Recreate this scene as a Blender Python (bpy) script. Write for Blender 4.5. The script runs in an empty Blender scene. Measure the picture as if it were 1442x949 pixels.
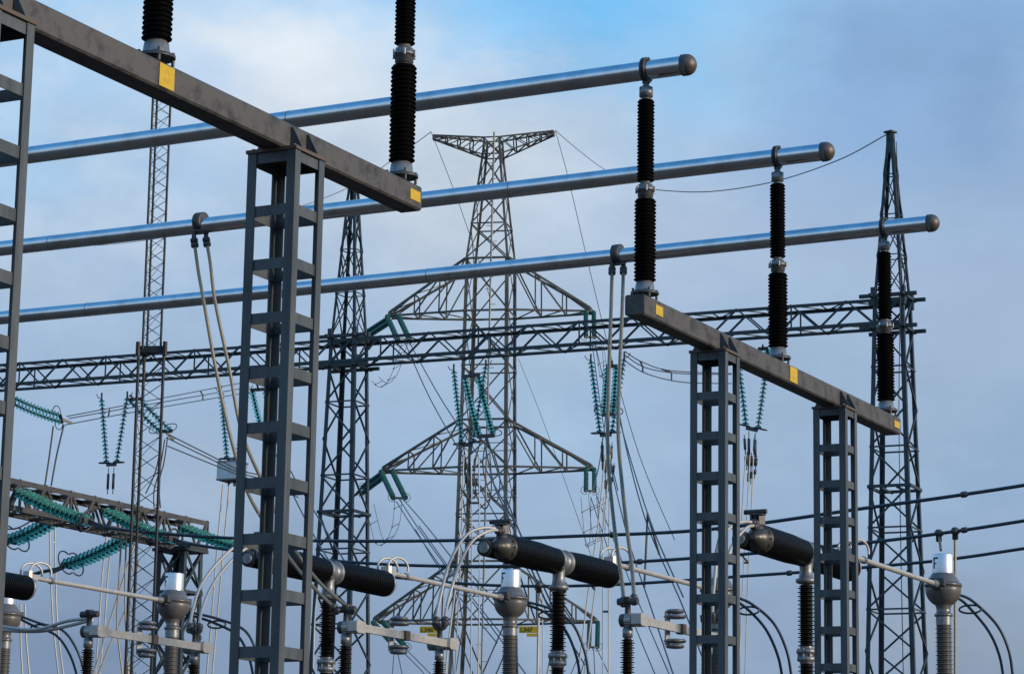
import bpy, math, random
from mathutils import Vector as V, Matrix
random.seed(4)
R = math.radians
S = bpy.context.scene
col = bpy.context.collection

# ------------------------------------------------------------------ camera
F, PITCH, ROLL, AZ = 3803.2, 0.20102, 0.016647, 0.473635      # focal length in photo pixels, tilt, roll, yard axis
IW, IH = 1442, 949
CAM = V((0, 0, 1.7))
fw = V((0, math.cos(PITCH), math.sin(PITCH)))
_r = V((1, 0, 0)); _u = _r.cross(fw)
rt = _r * math.cos(ROLL) + _u * math.sin(ROLL)
up = -_r * math.sin(ROLL) + _u * math.cos(ROLL)
cd = bpy.data.cameras.new('camera'); cam = bpy.data.objects.new('camera', cd); col.objects.link(cam)
cam.matrix_world = Matrix(((rt.x, up.x, -fw.x, CAM.x), (rt.y, up.y, -fw.y, CAM.y), (rt.z, up.z, -fw.z, CAM.z), (0, 0, 0, 1)))
cd.sensor_width = 36; cd.lens = F / IW * 36; cd.clip_start = .1; cd.clip_end = 8000
S.camera = cam

# ------------------------------------------------------------------ sky
SUN_AZ, SUN_EL = R(112), R(16)        # clockwise from +Y
w = bpy.data.worlds.new('World'); S.world = w; w.use_nodes = True
nt = w.node_tree; nt.nodes.clear()
def nd(t, **k):
    n = nt.nodes.new(t)
    for a, b in k.items(): setattr(n, a, b)
    return n
def lk(a, b): nt.links.new(a, b)
def mth(op, a, b=None, c=None, clamp=False):
    n = nd('ShaderNodeMath', operation=op); n.use_clamp = clamp
    for i, x in enumerate((a, b, c)):
        if x is None: continue
        if isinstance(x, (int, float)): n.inputs[i].default_value = x
        else: lk(x, n.inputs[i])
    return n.outputs[0]
def mixc(f, a, b):
    n = nd('ShaderNodeMix', data_type='RGBA')
    if isinstance(f, (int, float)): n.inputs[0].default_value = f
    else: lk(f, n.inputs[0])
    for s, x in ((6, a), (7, b)):
        if isinstance(x, tuple): n.inputs[s].default_value = (*x, 1)
        else: lk(x, n.inputs[s])
    return n.outputs[2]
out = nd('ShaderNodeOutputWorld'); bg = nd('ShaderNodeBackground'); lk(bg.outputs[0], out.inputs[0])
SKY_K = 0.1
bg.inputs[1].default_value = SKY_K
sky = nd('ShaderNodeTexSky', sky_type='NISHITA'); sky.sun_disc = False
sky.sun_elevation = SUN_EL; sky.sun_rotation = SUN_AZ; sky.air_density = 1.0; sky.dust_density = .6
tc = nd('ShaderNodeTexCoord'); sp = nd('ShaderNodeSeparateXYZ'); lk(tc.outputs['Generated'], sp.inputs[0])
D = 180 / math.pi
az0 = mth('MULTIPLY', mth('ARCTAN2', sp.outputs[0], sp.outputs[1]), D)
el0 = mth('MULTIPLY', mth('ARCSINE', sp.outputs[2]), D)
def noise(scale, detail, rough=.55, off=0, lac=2.0):
    m = nd('ShaderNodeMapping'); lk(tc.outputs['Generated'], m.inputs[0]); m.inputs['Location'].default_value = (off, off * .7, off * .3)
    m.inputs['Scale'].default_value = (1, 1, 1.7)
    n = nd('ShaderNodeTexNoise'); lk(m.outputs[0], n.inputs['Vector'])
    n.inputs['Scale'].default_value = scale; n.inputs['Detail'].default_value = detail; n.inputs['Roughness'].default_value = rough
    return n.outputs['Fac']
n1 = noise(9, 5, .6, 3.1); n2 = noise(11, 6, .6, 7.7); n3 = noise(15, 7, .58, 1.3)
az = mth('ADD', az0, mth('MULTIPLY', mth('SUBTRACT', n1, .5), 7.0))
el = mth('ADD', el0, mth('MULTIPLY', mth('SUBTRACT', n2, .5), 4.0))
def blob(a, e, sa, se, k=1.0):
    x = mth('DIVIDE', mth('SUBTRACT', az, a), sa); y = mth('DIVIDE', mth('SUBTRACT', el, e), se)
    d = mth('ADD', mth('MULTIPLY', x, x), mth('MULTIPLY', y, y))
    return mth('MULTIPLY', mth('POWER', 2.718, mth('MULTIPLY', d, -1.0)), k, clamp=True)
g = 1.05 / SKY_K
def C(h, k=1.0):                       # a display colour as scene-linear radiance
    c = [int(h[i:i + 2], 16) / 255 for i in (0, 2, 4)]
    return tuple(((x / 12.92) if x < .04 else ((x + .055) / 1.055) ** 2.4) * g * k for x in c)
# overcast layer by elevation: dark slate bank low, paler blue-grey higher
cr = nd('ShaderNodeValToRGB'); lk(mth('DIVIDE', el, 90.0, clamp=True), cr.inputs[0])
stops = [(0.0, '7d90ab'), (.049, '869bb7'), (.078, '92abc8'), (.111, '9ab4d1'), (.144, 'a2bbd7'), (.178, 'a8c5e3'), (.206, '9fcaee'), (.30, '7db6ea'), (.5, '4a94d8'), (1, '387fc8')]
e = cr.color_ramp.elements
while len(e) < len(stops): e.new(.5)
for q, (p, h) in zip(e, stops): q.position = p; q.color = (*[c * SKY_K for c in C(h)], 1)
sc = nd('ShaderNodeVectorMath', operation='SCALE'); lk(cr.outputs[0], sc.inputs[0]); sc.inputs['Scale'].default_value = 1 / SKY_K
c = sc.outputs[0]
skyc = nd('ShaderNodeVectorMath', operation='SCALE'); lk(sky.outputs[0], skyc.inputs[0]); skyc.inputs['Scale'].default_value = 1.0
c = mixc(mth('MULTIPLY', mth('DIVIDE', mth('SUBTRACT', el0, 14.0), 60.0, clamp=True), .25), c, skyc.outputs[0])
for (a, ee, sa, se, k, h) in (
    (1.9, 18.7, 2.9, 1.7, .95, '70bef4'), (4.0, 16.8, 1.6, 1.6, .8, '8fc6ef'), (-9.5, 18.2, 2.6, 2.0, .6, 'a6cff2'), (-10.5, 15.0, 2.0, 1.4, .5, 'a8d2f2'),
    (-5.0, 17.5, 2.5, 1.15, .97, 'dfe7ef'), (-3.6, 16.6, 2.4, 1.2, .6, 'd3deea'), (-1.6, 14.9, 3.2, 1.8, .8, 'bfccd9'), (-2.0, 13.6, 2.6, 1.2, .7, 'b9c7d6'),
    (1.6, 13.6, 2.6, 1.5, .6, 'b4c5d9'), (4.6, 16.8, .8, 1.4, .5, 'abcbe6'), (4.6, 14.0, 2.4, 1.5, .75, 'abbcd4'), (7.6, 17.2, 2.6, 2.6, .85, '84a8d3'), (10.6, 17.0, 2.0, 3.0, .7, '7496c2'),
    (9.6, 12.4, 2.6, 2.0, .7, '9aaec9'), (10.0, 9.2, 2.0, 1.3, .6, '86a3c2'), (8.6, 8.4, 1.2, .9, .5, '9ab8d5'), (10.0, 5.2, 2.5, 1.1, .75, '93a1b2'),
    (-9.0, 8.9, 3, 1.5, .5, '9fb8d5'), (-6.4, 8.0, 1.8, .8, .6, 'a6b8cd'), (.8, 10.2, 1.2, .8, .6, 'a2c2dc'), (3.0, 9.0, 1.2, .7, .4, 'a6bfd9'), (-9.6, 4.7, 3, 1.5, .75, '6f84a2'), (3, 4.9, 3, 1.0, .4, '8fa5c0')):
    c = mixc(blob(a, ee, sa, se, k), c, C(h))
# broken cloud: pale wisps high up, slate patches low down
nA = noise(13, 9, .62, 5.5); nB = noise(10, 8, .6, 9.1)
c = mixc(mth('MULTIPLY', mth('MULTIPLY', mth('MULTIPLY', mth('SUBTRACT', nA, .47), 6.0, clamp=True), .55), mth('MULTIPLY', mth('MULTIPLY', mth('DIVIDE', mth('SUBTRACT', el0, 9.0), 7.0, clamp=True), mth('DIVIDE', mth('SUBTRACT', 30.0, el0), 8.0, clamp=True)), mth('DIVIDE', mth('SUBTRACT', 7.0, az0), 5.0, clamp=True))), c, C('cfdbe7'))
c = mixc(mth('MULTIPLY', mth('MULTIPLY', mth('MULTIPLY', mth('SUBTRACT', .52, nB), 6.0, clamp=True), .42), mth('DIVIDE', mth('SUBTRACT', 12.0, el0), 5.0, clamp=True)), c, C('8095ae'))
c = mixc(mth('MULTIPLY', mth('MULTIPLY', mth('MULTIPLY', mth('SUBTRACT', nB, .53), 6.0, clamp=True), .35), mth('DIVIDE', mth('SUBTRACT', 13.0, el0), 5.0, clamp=True)), c, C('adc2d8'))
# soft cloud mottling
mot = mth('ADD', 1.0, mth('MULTIPLY', mth('SUBTRACT', n3, .5), .34))
sm = nd('ShaderNodeVectorMath', operation='SCALE'); lk(c, sm.inputs[0]); lk(mot, sm.inputs['Scale']); lk(sm.outputs[0], bg.inputs[0])

sd = bpy.data.lights.new('sun', 'SUN'); sd.energy = 3.0; sd.angle = R(6); sd.color = (1, .84, .66)
so = bpy.data.objects.new('sun', sd); col.objects.link(so)
sv = V((math.sin(SUN_AZ) * math.cos(SUN_EL), math.cos(SUN_AZ) * math.cos(SUN_EL), math.sin(SUN_EL)))
so.rotation_euler = sv.to_track_quat('Z', 'Y').to_euler()
S.view_settings.view_transform = 'Standard'; S.view_settings.look = 'None'; S.view_settings.exposure = 0; S.view_settings.gamma = 1
S.render.engine = 'CYCLES'; S.cycles.max_bounces = 6

# ------------------------------------------------------------------ pixel <-> world helpers (all at real distances)
def ray(px, py):
    d = fw * F + rt * (px - IW / 2) - up * (py - IH / 2)
    return d / d.y
def at(px, py, Y): return CAM + ray(px, py) * Y
def onz(px, py, z): d = ray(px, py); return CAM + d * ((z - CAM.z) / d.z)
def onplane(px, py, P, dr):            # vertical plane through P containing horizontal direction dr
    n = V((dr.y, -dr.x, 0)); d = ray(px, py); return CAM + d * (n.dot(P - CAM) / n.dot(d))
def proj(P):
    q = P - CAM; z = q.dot(fw); return (IW / 2 + F * q.dot(rt) / z, IH / 2 - F * q.dot(up) / z)
B = V((math.sin(AZ), math.cos(AZ), 0)); U = V((-math.cos(AZ), math.sin(AZ), 0)); Z = V((0, 0, 1))

# ------------------------------------------------------------------ materials
def mat(name, color, rough=.5, metal=0., noise_amt=.15, noise_scale=6, bump=0., color2=None, trans=0., spec=.5, streak=False, thr=.5, ior=1.5, soft=.2):
    m = bpy.data.materials.new(name); m.use_nodes = True; t = m.node_tree; b = t.nodes['Principled BSDF']
    b.inputs['Roughness'].default_value = rough; b.inputs['Metallic'].default_value = metal
    b.inputs['Transmission Weight'].default_value = trans; b.inputs['IOR'].default_value = ior; b.inputs['Specular IOR Level'].default_value = spec
    tcn = t.nodes.new('ShaderNodeTexCoord'); mp = t.nodes.new('ShaderNodeMapping'); t.links.new(tcn.outputs['Object'], mp.inputs[0])
    if streak: mp.inputs['Scale'].default_value = (1, 1, .18)
    n = t.nodes.new('ShaderNodeTexNoise'); t.links.new(mp.outputs[0], n.inputs['Vector'])
    n.inputs['Scale'].default_value = noise_scale; n.inputs['Detail'].default_value = 6; n.inputs['Roughness'].default_value = .65
    r = t.nodes.new('ShaderNodeValToRGB'); t.links.new(n.outputs['Fac'], r.inputs[0])
    c2 = color2 or tuple(x * (1 - noise_amt * 2) for x in color)
    r.color_ramp.elements[0].position = thr - soft; r.color_ramp.elements[0].color = (*c2, 1)
    r.color_ramp.elements[1].position = thr + soft; r.color_ramp.elements[1].color = (*[min(1, x * (1 + noise_amt)) for x in color], 1)
    t.links.new(r.outputs[0], b.inputs['Base Color'])
    mr = t.nodes.new('ShaderNodeMapRange'); mr.inputs['To Min'].default_value = rough * .8; mr.inputs['To Max'].default_value = min(1, rough * 1.25)
    t.links.new(n.outputs['Fac'], mr.inputs[0]); t.links.new(mr.outputs[0], b.inputs['Roughness'])
    if bump:
        bn = t.nodes.new('ShaderNodeBump'); bn.inputs['Strength'].default_value = bump; bn.inputs['Distance'].default_value = .01
        t.links.new(n.outputs['Fac'], bn.inputs['Height']); t.links.new(bn.outputs[0], b.inputs['Normal'])
    return m
M = dict(
    beam=mat('beam_steel', (.088, .082, .076), .6, .15, .1, 5.5, .35, color2=(.035, .032, .03), thr=.42, soft=.10),
    steel=mat('column_steel', (.088, .098, .10), .5, .2, .12, 6, .2, color2=(.055, .062, .062), thr=.45, streak=True, soft=.13),
    edge=mat('rusty_cap_steel', (.09, .08, .07), .6, .2, .2, 18, .1, color2=(.16, .07, .025), thr=.42),
    tube=mat('aluminium_tube', (.74, .74, .74), .22, 1., .06, 3.2, .0, color2=(.58, .57, .55), thr=.40, soft=.12),
    cap=mat('cast_cap', (.14, .12, .105), .5, .5, .15, 12, .2),
    cast=mat('cast_fitting', (.27, .275, .275), .42, .5, .15, 14, .2),
    castd=mat('dark_fitting', (.09, .09, .09), .5, .5, .2, 14, .2),
    porc=mat('dark_porcelain', (.0015, .0013, .0013), .7, 0, .1, 10, spec=.05),
    porch=mat('chamber_silicone', (.005, .0045, .0045), .36, 0, .1, 10, spec=.28),
    porcb=mat('brown_porcelain', (.008, .004, .004), .5, 0, .1, 10, spec=.2),
    porcg=mat('grey_porcelain', (.10, .095, .088), .45, 0, .12, 10),
    glass=mat('green_glass', (.26, .80, .76), .07, 0, .12, 10, trans=.85, ior=1.18),
    glassm=mat('teal_glass', (.20, .70, .64), .08, 0, .12, 10, trans=.8, ior=1.2),
    glassd=mat('deep_green_glass', (.02, .16, .13), .12, 0, .15, 10, trans=.3),
    far=mat('gantry_steel', (.045, .062, .07), .5, .25, .15, 2, color2=(.03, .042, .048)),
    lite=mat('galvanised_lattice', (.085, .08, .075), .5, .3, .18, 1.2, color2=(.05, .048, .045)),
    pyl=mat('weathered_lattice', (.17, .16, .13), .6, .2, .2, .6, color2=(.06, .056, .044)),
    mast=mat('dark_mast_steel', (.018, .018, .02), .5, .2, .15, 3),
    alu=mat('brushed_aluminium', (.52, .49, .44), .42, .35, .08, 9, .1),
    paint=mat('grey_painted_head', (.19, .18, .165), .33, .4, .08, 6),
    headd=mat('dark_cast_head', (.085, .08, .072), .38, .4, .12, 8, .1),
    silver=mat('silver_cylinder', (.80, .80, .80), .38, .9, .04, 4),
    cable=mat('aluminium_cable', (.34, .27, .18), .42, .6, .12, 20),
    white=mat('bright_cable', (.52, .50, .46), .5, .4, .1, 3),
    dark=mat('dark_conductor', (.045, .068, .085), .45, .4, .15, 6),
    wire=mat('thin_wire', (.06, .06, .065), .5, .3, .1, 3),
    yellow=mat('yellow_plate', (.66, .42, .008), .45, 0, .06, 9),
    ink=mat('plate_ink', (.10, .075, .01), .6, 0, .05, 9),
    black=mat('black_mark', (.012, .012, .014), .5, 0, .05, 9),
    ladder=mat('pale_ladder', (.42, .40, .34), .6, 0, .15, 1),
    box=mat('white_box', (.72, .74, .72), .5, 0, .12, 3, color2=(.45, .46, .42), thr=.35),
)

# ------------------------------------------------------------------ mesh builder
class MB:
    def __init__(s): s.v = []; s.f = []; s.sm = []
    def add(s, vs, fs, smooth=False):
        n = len(s.v); s.v += [tuple(x) for x in vs]
        for f in fs: s.f.append(tuple(i + n for i in f)); s.sm.append(smooth)
    def bar(s, a, b, wd, h=None, ref=None):      # box bar from a to b, wd across ref-side, h along ref
        h = h or wd; d = (b - a).normalized(); ref = ref or (Z if abs(d.z) < .95 else B)
        x = d.cross(ref).normalized(); y = x.cross(d).normalized()
        vs = [p + x * (i * wd / 2) + y * (j * h / 2) for p in (a, b) for i, j in ((-1, -1), (1, -1), (1, 1), (-1, 1))]
        s.add(vs, [(3, 2, 1, 0), (4, 5, 6, 7), (0, 1, 5, 4), (1, 2, 6, 5), (2, 3, 7, 6), (3, 0, 4, 7)])
        return s
    def angle(s, a, b, d1, d2, wd, t):           # L section: corner line a-b, flanges towards d1 and d2
        d1 = d1.normalized(); d2 = d2.normalized()
        pr = [V((0, 0, 0)), d1 * wd, d1 * wd + d2 * t, d1 * t + d2 * t, d1 * t + d2 * wd, d2 * wd]
        vs = [a + p for p in pr] + [b + p for p in pr]
        fs = [(i, (i + 1) % 6, (i + 1) % 6 + 6, i + 6) for i in range(6)] + [(0, 3, 2, 1), (0, 5, 4, 3), (6, 7, 8, 9), (6, 9, 10, 11)]
        s.add(vs, fs); return s
    def tube(s, pts, r, n=8, closed=False):
        rs = r if isinstance(r, (list, tuple)) else [r] * len(pts); rings = []
        prev = None
        for i, p in enumerate(pts):
            a = pts[i - 1] if i or closed else p; b = pts[(i + 1) % len(pts)] if i < len(pts) - 1 or closed else p
            d = (b - a).normalized()
            if prev is None:
                x = d.cross(Z if abs(d.z) < .9 else V((0, 1, 0))).normalized()
            else: x = (prev - d * prev.dot(d)).normalized()
            y = d.cross(x); prev = x
            rings.append([p + (x * math.cos(2 * math.pi * k / n) + y * math.sin(2 * math.pi * k / n)) * rs[i] for k in range(n)])
        fs = []; m = len(rings)
        for i in range(m if closed else m - 1):
            for k in range(n): fs.append((i * n + k, i * n + (k + 1) % n, ((i + 1) % m) * n + (k + 1) % n, ((i + 1) % m) * n + k))
        s.add([q for rr in rings for q in rr], fs, True)
        if not closed: s.add(rings[0], [tuple(reversed(range(n)))]); s.add(rings[-1], [tuple(range(n))])
        return s
    def lathe(s, o, ax, prof, n=20, smooth=True):   # prof: (distance along axis, radius)
        ax = ax.normalized(); x = ax.cross(Z if abs(ax.z) < .9 else V((0, 1, 0))).normalized(); y = ax.cross(x)
        cs = [(math.cos(2 * math.pi * k / n), math.sin(2 * math.pi * k / n)) for k in range(n)]
        vs = [o + ax * t + (x * c_ + y * s_) * max(r, 1e-4) for t, r in prof for c_, s_ in cs]
        fs = [(i * n + k, i * n + (k + 1) % n, (i + 1) * n + (k + 1) % n, (i + 1) * n + k) for i in range(len(prof) - 1) for k in range(n)]
        s.add(vs, fs, smooth); m = len(prof) - 1
        s.add([vs[k] for k in range(n)], [tuple(reversed(range(n)))]); s.add([vs[m * n + k] for k in range(n)], [tuple(range(n))])
        return s
    def prism(s, poly, d):
        n = len(poly); vs = list(poly) + [p + d for p in poly]
        s.add(vs, [tuple(reversed(range(n))), tuple(range(n, 2 * n))] + [(i, (i + 1) % n, (i + 1) % n + n, i + n) for i in range(n)]); return s
    def build(s, name, m, parent=None, org=None):
        o_ = ORG[parent.name] if parent else (org or V((0, 0, 0)))
        me = bpy.data.meshes.new(name); me.from_pydata([(a - o_.x, b_ - o_.y, c_ - o_.z) for a, b_, c_ in s.v], [], s.f)
        me.polygons.foreach_set('use_smooth', s.sm); me.materials.append(M[m] if isinstance(m, str) else m); me.update()
        o = bpy.data.objects.new(name, me); col.objects.link(o)
        if parent: o.parent = parent
        else: o.location = o_
        ORG[o.name] = o_
        return o
ORG = {}
def tag(o, label=None, cat=None, group=None, kind=None):
    if label: o['label'] = label
    if cat: o['category'] = cat
    if group: o['group'] = group
    if kind: o['kind'] = kind
    return o
def thing(name, loc, label, cat, group=None):
    o = bpy.data.objects.new(name, None); col.objects.link(o); o.empty_display_size = .2; o.location = loc; ORG[o.name] = V(loc)
    return tag(o, label, cat, group)
def copy_tree(o, parent=None):
    n = o.copy(); col.objects.link(n); n.parent = parent
    for ch in [x for x in bpy.data.objects if x.parent == o]: copy_tree(ch, n)
    return n
def place(o, P, rz=0, label=None):
    o.location = P; o.rotation_euler = (0, 0, rz)
    if label: o['label'] = label
    return o
def sheds(mb, a, b, core, big, small, pitch, n=20):
    L = (b - a).length; k = max(1, round(L / pitch)); h = L / k; prof = [(0, core)]
    for i in range(k):
        t = i * h
        for j, r in ((0, big), (1, small)):
            q = t + j * h * .5
            prof += [(q + h * .08, core), (q + h * .16, r), (q + h * .24, r), (q + h * .42, core)]
    prof.append((L, core)); mb.lathe(a, b - a, prof, n, False); return mb
def spline(pts, k=8):
    out = []; P = [pts[0]] + list(pts) + [pts[-1]]
    for i in range(1, len(P) - 2):
        for j in range(k):
            t = j / k; a, b, c_, d = P[i - 1:i + 3]
            out.append(.5 * ((2 * b) + (c_ - a) * t + (2 * a - 5 * b + 4 * c_ - d) * t * t + (3 * b - a - 3 * c_ + d) * t ** 3))
    return out + [pts[-1]]

# ------------------------------------------------------------------ ground
gm = MB(); gm.add([V((-3000, -3000, 0)), V((3000, -3000, 0)), V((3000, 3000, 0)), V((-3000, 3000, 0))], [(0, 1, 2, 3)])
tag(gm.build('ground', mat('grass_ground', (.06, .052, .03), .95, 0, .3, .25, color2=(.03, .034, .018))), kind='structure')
ym = MB(); ym.add([V((-40, -10, .004)), V((40, -10, .004)), V((40, 120, .004)), V((-40, 120, .004))], [(0, 1, 2, 3)])
tag(ym.build('gravel_yard', mat('gravel', (.085, .066, .05), .95, 0, .25, 9, .6, color2=(.045, .036, .028))), kind='structure')

# ------------------------------------------------------------------ three tubular busbars and their gantry
HT = 10.82; HB = HT - 2.656
P1 = V((1.4748, 29.4655, HT)); SP = 4.0576
posts_r = [P1 + B * SP * k for k in range(3)]
L3 = V((-1.0651, 24.5636, HT)); posts_l = [L3 - B * SP * k for k in range(3)]
side_words = ['highest of the three, its domed cap nearest the camera', 'middle of the three, ending between the other two', 'lowest of the three, ending in front of the right lattice mast']
for k, p in enumerate(posts_r):
    e = p - U * (.47, .62, .66)[k]
    t = thing('busbar', (e.x, e.y, e.z), 'long aluminium tube, ' + side_words[k], 'busbar', 'aluminium busbar tubes')
    m = MB(); L = 24; segs = 24
    pts = [e + U * L * i / segs - Z * .05 * math.sin(math.pi * i / segs) for i in range(segs + 1)]
    m.tube(pts, .11, 28); m.build('tube', 'tube', t)
    m = MB(); m.lathe(e + U * .02, -U, [(0, .112), (.0, .124), (.05, .124)] + [(.05 + .115 * math.sin(a), .124 * math.cos(a)) for a in [math.pi / 2 * i / 9 for i in range(10)]], 28)
    m.build('end_cap', 'cap', t)
    for jx in ((5.2, 12.6), (4.4, 11.9), (7.9, 14.2))[k]:
        a_ = e + U * jx - Z * .05 * math.sin(math.pi * jx / L)
        m = MB(); m.lathe(a_, U, [(0, .109), (.004, .1125), (.014, .1125), (.018, .109)], 28); m.build('weld_seam', 'cast', t)

def post_insulator(label):
    # local frame: origin at beam top, x = along busbar (U), y = along beam (B)
    t = thing('post_insulator', (0, 0, 0), label, 'insulator', 'black post insulators on the gantry beams')
    X, Y = V((1, 0, 0)), V((0, 1, 0))
    m = MB()
    m.lathe(V((0, 0, .075)), Z, [(0, .125), (.02, .112), (.10, .102), (.11, .085), (.135, .085)], 24); m.build('base_flange', 'cast', t)
    m = MB(); m.lathe(V((0, 0, .05)), Z, [(0, .16), (.024, .16), (.03, .13)], 24)
    for a in range(4):
        d = X * math.cos(a * math.pi / 2 + .78) + Y * math.sin(a * math.pi / 2 + .78)
        m.tube([d * .14 + Z * -.0, d * .14 + Z * .11], .016, 6)
    m.build('base_plate', 'castd', t)
    m = MB(); sheds(m, V((0, 0, .20)), V((0, 0, 1.14)), .106, .125, .122, .082); m.build('lower_unit', 'porc', t)
    m = MB(); m.lathe(V((0, 0, 1.14)), Z, [(0, .062), (.03, .062), (.031, .088), (.10, .088), (.101, .108), (.125, .108), (.126, .09), (.17, .085), (.171, .06), (.21, .06)], 24)
    for a in range(6):
        d = X * math.cos(a * math.pi / 3) + Y * math.sin(a * math.pi / 3)
        m.tube([d * .112 + Z * 1.225, d * .112 + Z * 1.285], .014, 6)
    m.build('joint_flange', 'cast', t)
    m = MB(); sheds(m, V((0, 0, 1.35)), V((0, 0, 2.30)), .083, .1, .097, .08); m.build('upper_unit', 'porc', t)
    m = MB(); m.lathe(V((0, 0, 2.30)), Z, [(0, .05), (.04, .05), (.041, .078), (.15, .078), (.151, .055), (.19, .03), (.24, .025)], 24); m.build('top_cap', 'cast', t)
    m = MB()
    for s_ in (-.018, .018):
        m.tube([X * s_ + Z * 2.656 + (Y * math.cos(a) + Z * math.sin(a)) * .132 for a in [2 * math.pi * i / 24 for i in range(24)]], .017, 8, True)
    m.tube([X * .0 + Z * 2.50, X * 0 + Z * 2.56], .045, 10)
    m.bar(V((-.04, .0, 2.785)), V((.04, 0, 2.785)), .04, .03)
    m.build('tube_clamp', 'castd', t)
    return t
rzU = math.atan2(U.y, U.x)
proto = post_insulator('black post insulator under the end of the highest busbar, at left end of right gantry')
lab = [None, 'black post insulator in the middle of the right gantry beam, holding the middle busbar',
       'black post insulator at right end of right gantry, in front of the lattice mast',
       'large black post insulator at the free end of the nearest gantry beam',
       'thickest black insulator, cut by the top edge, above the big yellow plate']
spots = [p - Z * 2.656 for p in posts_r] + [p - Z * 2.656 for p in posts_l[:2]]
for i, p in enumerate(spots):
    o = proto if i == 0 else copy_tree(proto)
    place(o, p, rzU, lab[i])

def lattice_col(root_parent, c, top, w_, lw, lv, pitch):
    cp = MB(); s_ = w_ / 2 + .014
    cp.prism([c + B * a * s_ + U * b_ * s_ + Z * (top - .03) for a, b_ in ((-1, -1), (-1, 1), (1, 1), (1, -1))], Z * .03)
    column = cp.build('column', 'edge', root_parent)
    for a in (-1, 1):
        for b_ in (-1, 1):
            q = c + B * a * (s_ - .05) + U * b_ * (s_ - .05) + Z * (top - .06)
            m = MB(); m.lathe(q, Z, [(0, .012), (.03, .012), (.0301, .004), (.06, .004), (.0601, .018), (.078, .018)], 6); m.build('cap_bolt', 'cast', column)
    for a in (-1, 1):
        for b_ in (-1, 1):
            q = c + B * a * w_ / 2 + U * b_ * w_ / 2
            m = MB(); m.angle(V((q.x, q.y, 0)), V((q.x, q.y, top - .03)), -B * a, -U * b_, lw, .012); m.build('leg', 'steel', column)
    z = top - .03 - lv; ed = w_ / 2 - .012
    while z > .5:
        m = MB(); vs = []
        for zz in (z, z + lv):
            for e_ in (ed, ed - .009): vs += [V((c.x, c.y, zz)) + B * a * e_ + U * b_ * e_ for a, b_ in ((-1, -1), (1, -1), (1, 1), (-1, 1))]
        fs = []
        for i in range(4):
            j = (i + 1) % 4; fs += [(i, j, 8 + j, 8 + i), (4 + j, 4 + i, 12 + i, 12 + j), (i, 4 + i, 4 + j, j), (8 + i, 8 + j, 12 + j, 12 + i)]
        m.add(vs, fs); m.build('batten', 'steel', column); z -= pitch
    m = MB()
    for a in (-1, 1): m.bar(c + B * a * ed * .6 - Z * 0 + Z * .06 + U * .3, c + B * a * ed * .6 + Z * .06 - U * .3, .12, .12)
    m.build('footing', 'cast', column)
    return column
def gantry(name, p0, t0, t1, cols, label, plates, ends):
    root = thing('steel_gantry', (p0.x, p0.y, 0), label, 'gantry', 'box beam gantries of the busbars')
    bs = .235; zc = HB - bs / 2 - .004; c0 = V((p0.x, p0.y, zc))
    m = MB(); a, b = c0 + B * t0, c0 + B * t1; h = bs / 2; ch = .018
    poly = [(-h + ch, -h), (h - ch, -h), (h, -h + ch), (h, h - ch), (h - ch, h), (-h + ch, h), (-h, h - ch), (-h, -h + ch)]
    m.prism([a + U * x + Z * y for x, y in poly], b - a); beam = m.build('beam', 'beam', root)
    for q, s_ in ((a, -1), (b, 1)):
        m = MB(); m.prism([q + B * s_ * .006 + U * x * .93 + Z * y * .93 for x, y in poly], B * s_ * .006); m.build('end_plate', 'beam', beam)
    for i, (tt, hh, ww) in enumerate(plates):
        q = c0 + B * tt - U * (h + .002)
        m = MB(); m.prism([q + B * x * ww + Z * y * hh - U * .001 for x, y in ((-.5, -.5), (.5, -.5), (.5, .5), (-.5, .5))], -U * .004)
        pl = m.build('yellow_plate', 'yellow', root)
        m = MB(); q -= U * .0052
        for (x0, x1, y0, y1) in ((-.12, .12, .22, .27), (-.12, -.07, .1, .22), (.07, .12, .1, .22), (-.15, .18, -.12, -.08), (-.15, .18, -.2, -.16), (-.15, .1, -.28, -.24)):
            if hh < .15: break
            m.prism([q + B * x * ww + Z * y * hh for x, y in ((x0, y0), (x1, y0), (x1, y1), (x0, y1))], -U * .001)
        if m.v: m.build('faint_print', mat('faint_ink', (.60, .38, .01), .5, 0, .05, 9), pl)
    for tt in cols:
        c = V((p0.x, p0.y, 0)) + B * tt; top = HB - bs - .006
        lattice_col(root, c, top, .445 if name == 'right' else .485, .088, .095, .473)
        for s_ in (-.13, .13):
            for sd_ in (-1, 1):
                q = c + B * s_ + U * sd_ * (h + .001)
                m = MB(); m.prism([q + Z * top, q + U * sd_ * .125 + Z * top, q + U * sd_ * .02 + Z * (top + .2), q + Z * (top + .2)], B * .012)
                m.build('gusset', 'steel', root)
    return root
pr = posts_r[0]; plf = posts_l[0]
gantry('right', pr, -.27, 2 * SP + .26, (SP / 2, SP * 1.5), 'grey box beam gantry on two columns, carrying the ends of three busbars at right',
       ((.13, .11, .20), (SP + .22, .19, .25), (2 * SP + .10, .09, .22)), None)
gantry('left', plf, -SP * 2.6, .19, (-SP / 2, -SP * 1.5 - .12), 'nearest grey box beam gantry on two columns, crossing the upper left',
       ((.06, .10, .19), (-SP - .01, .19, .21)), None)

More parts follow.
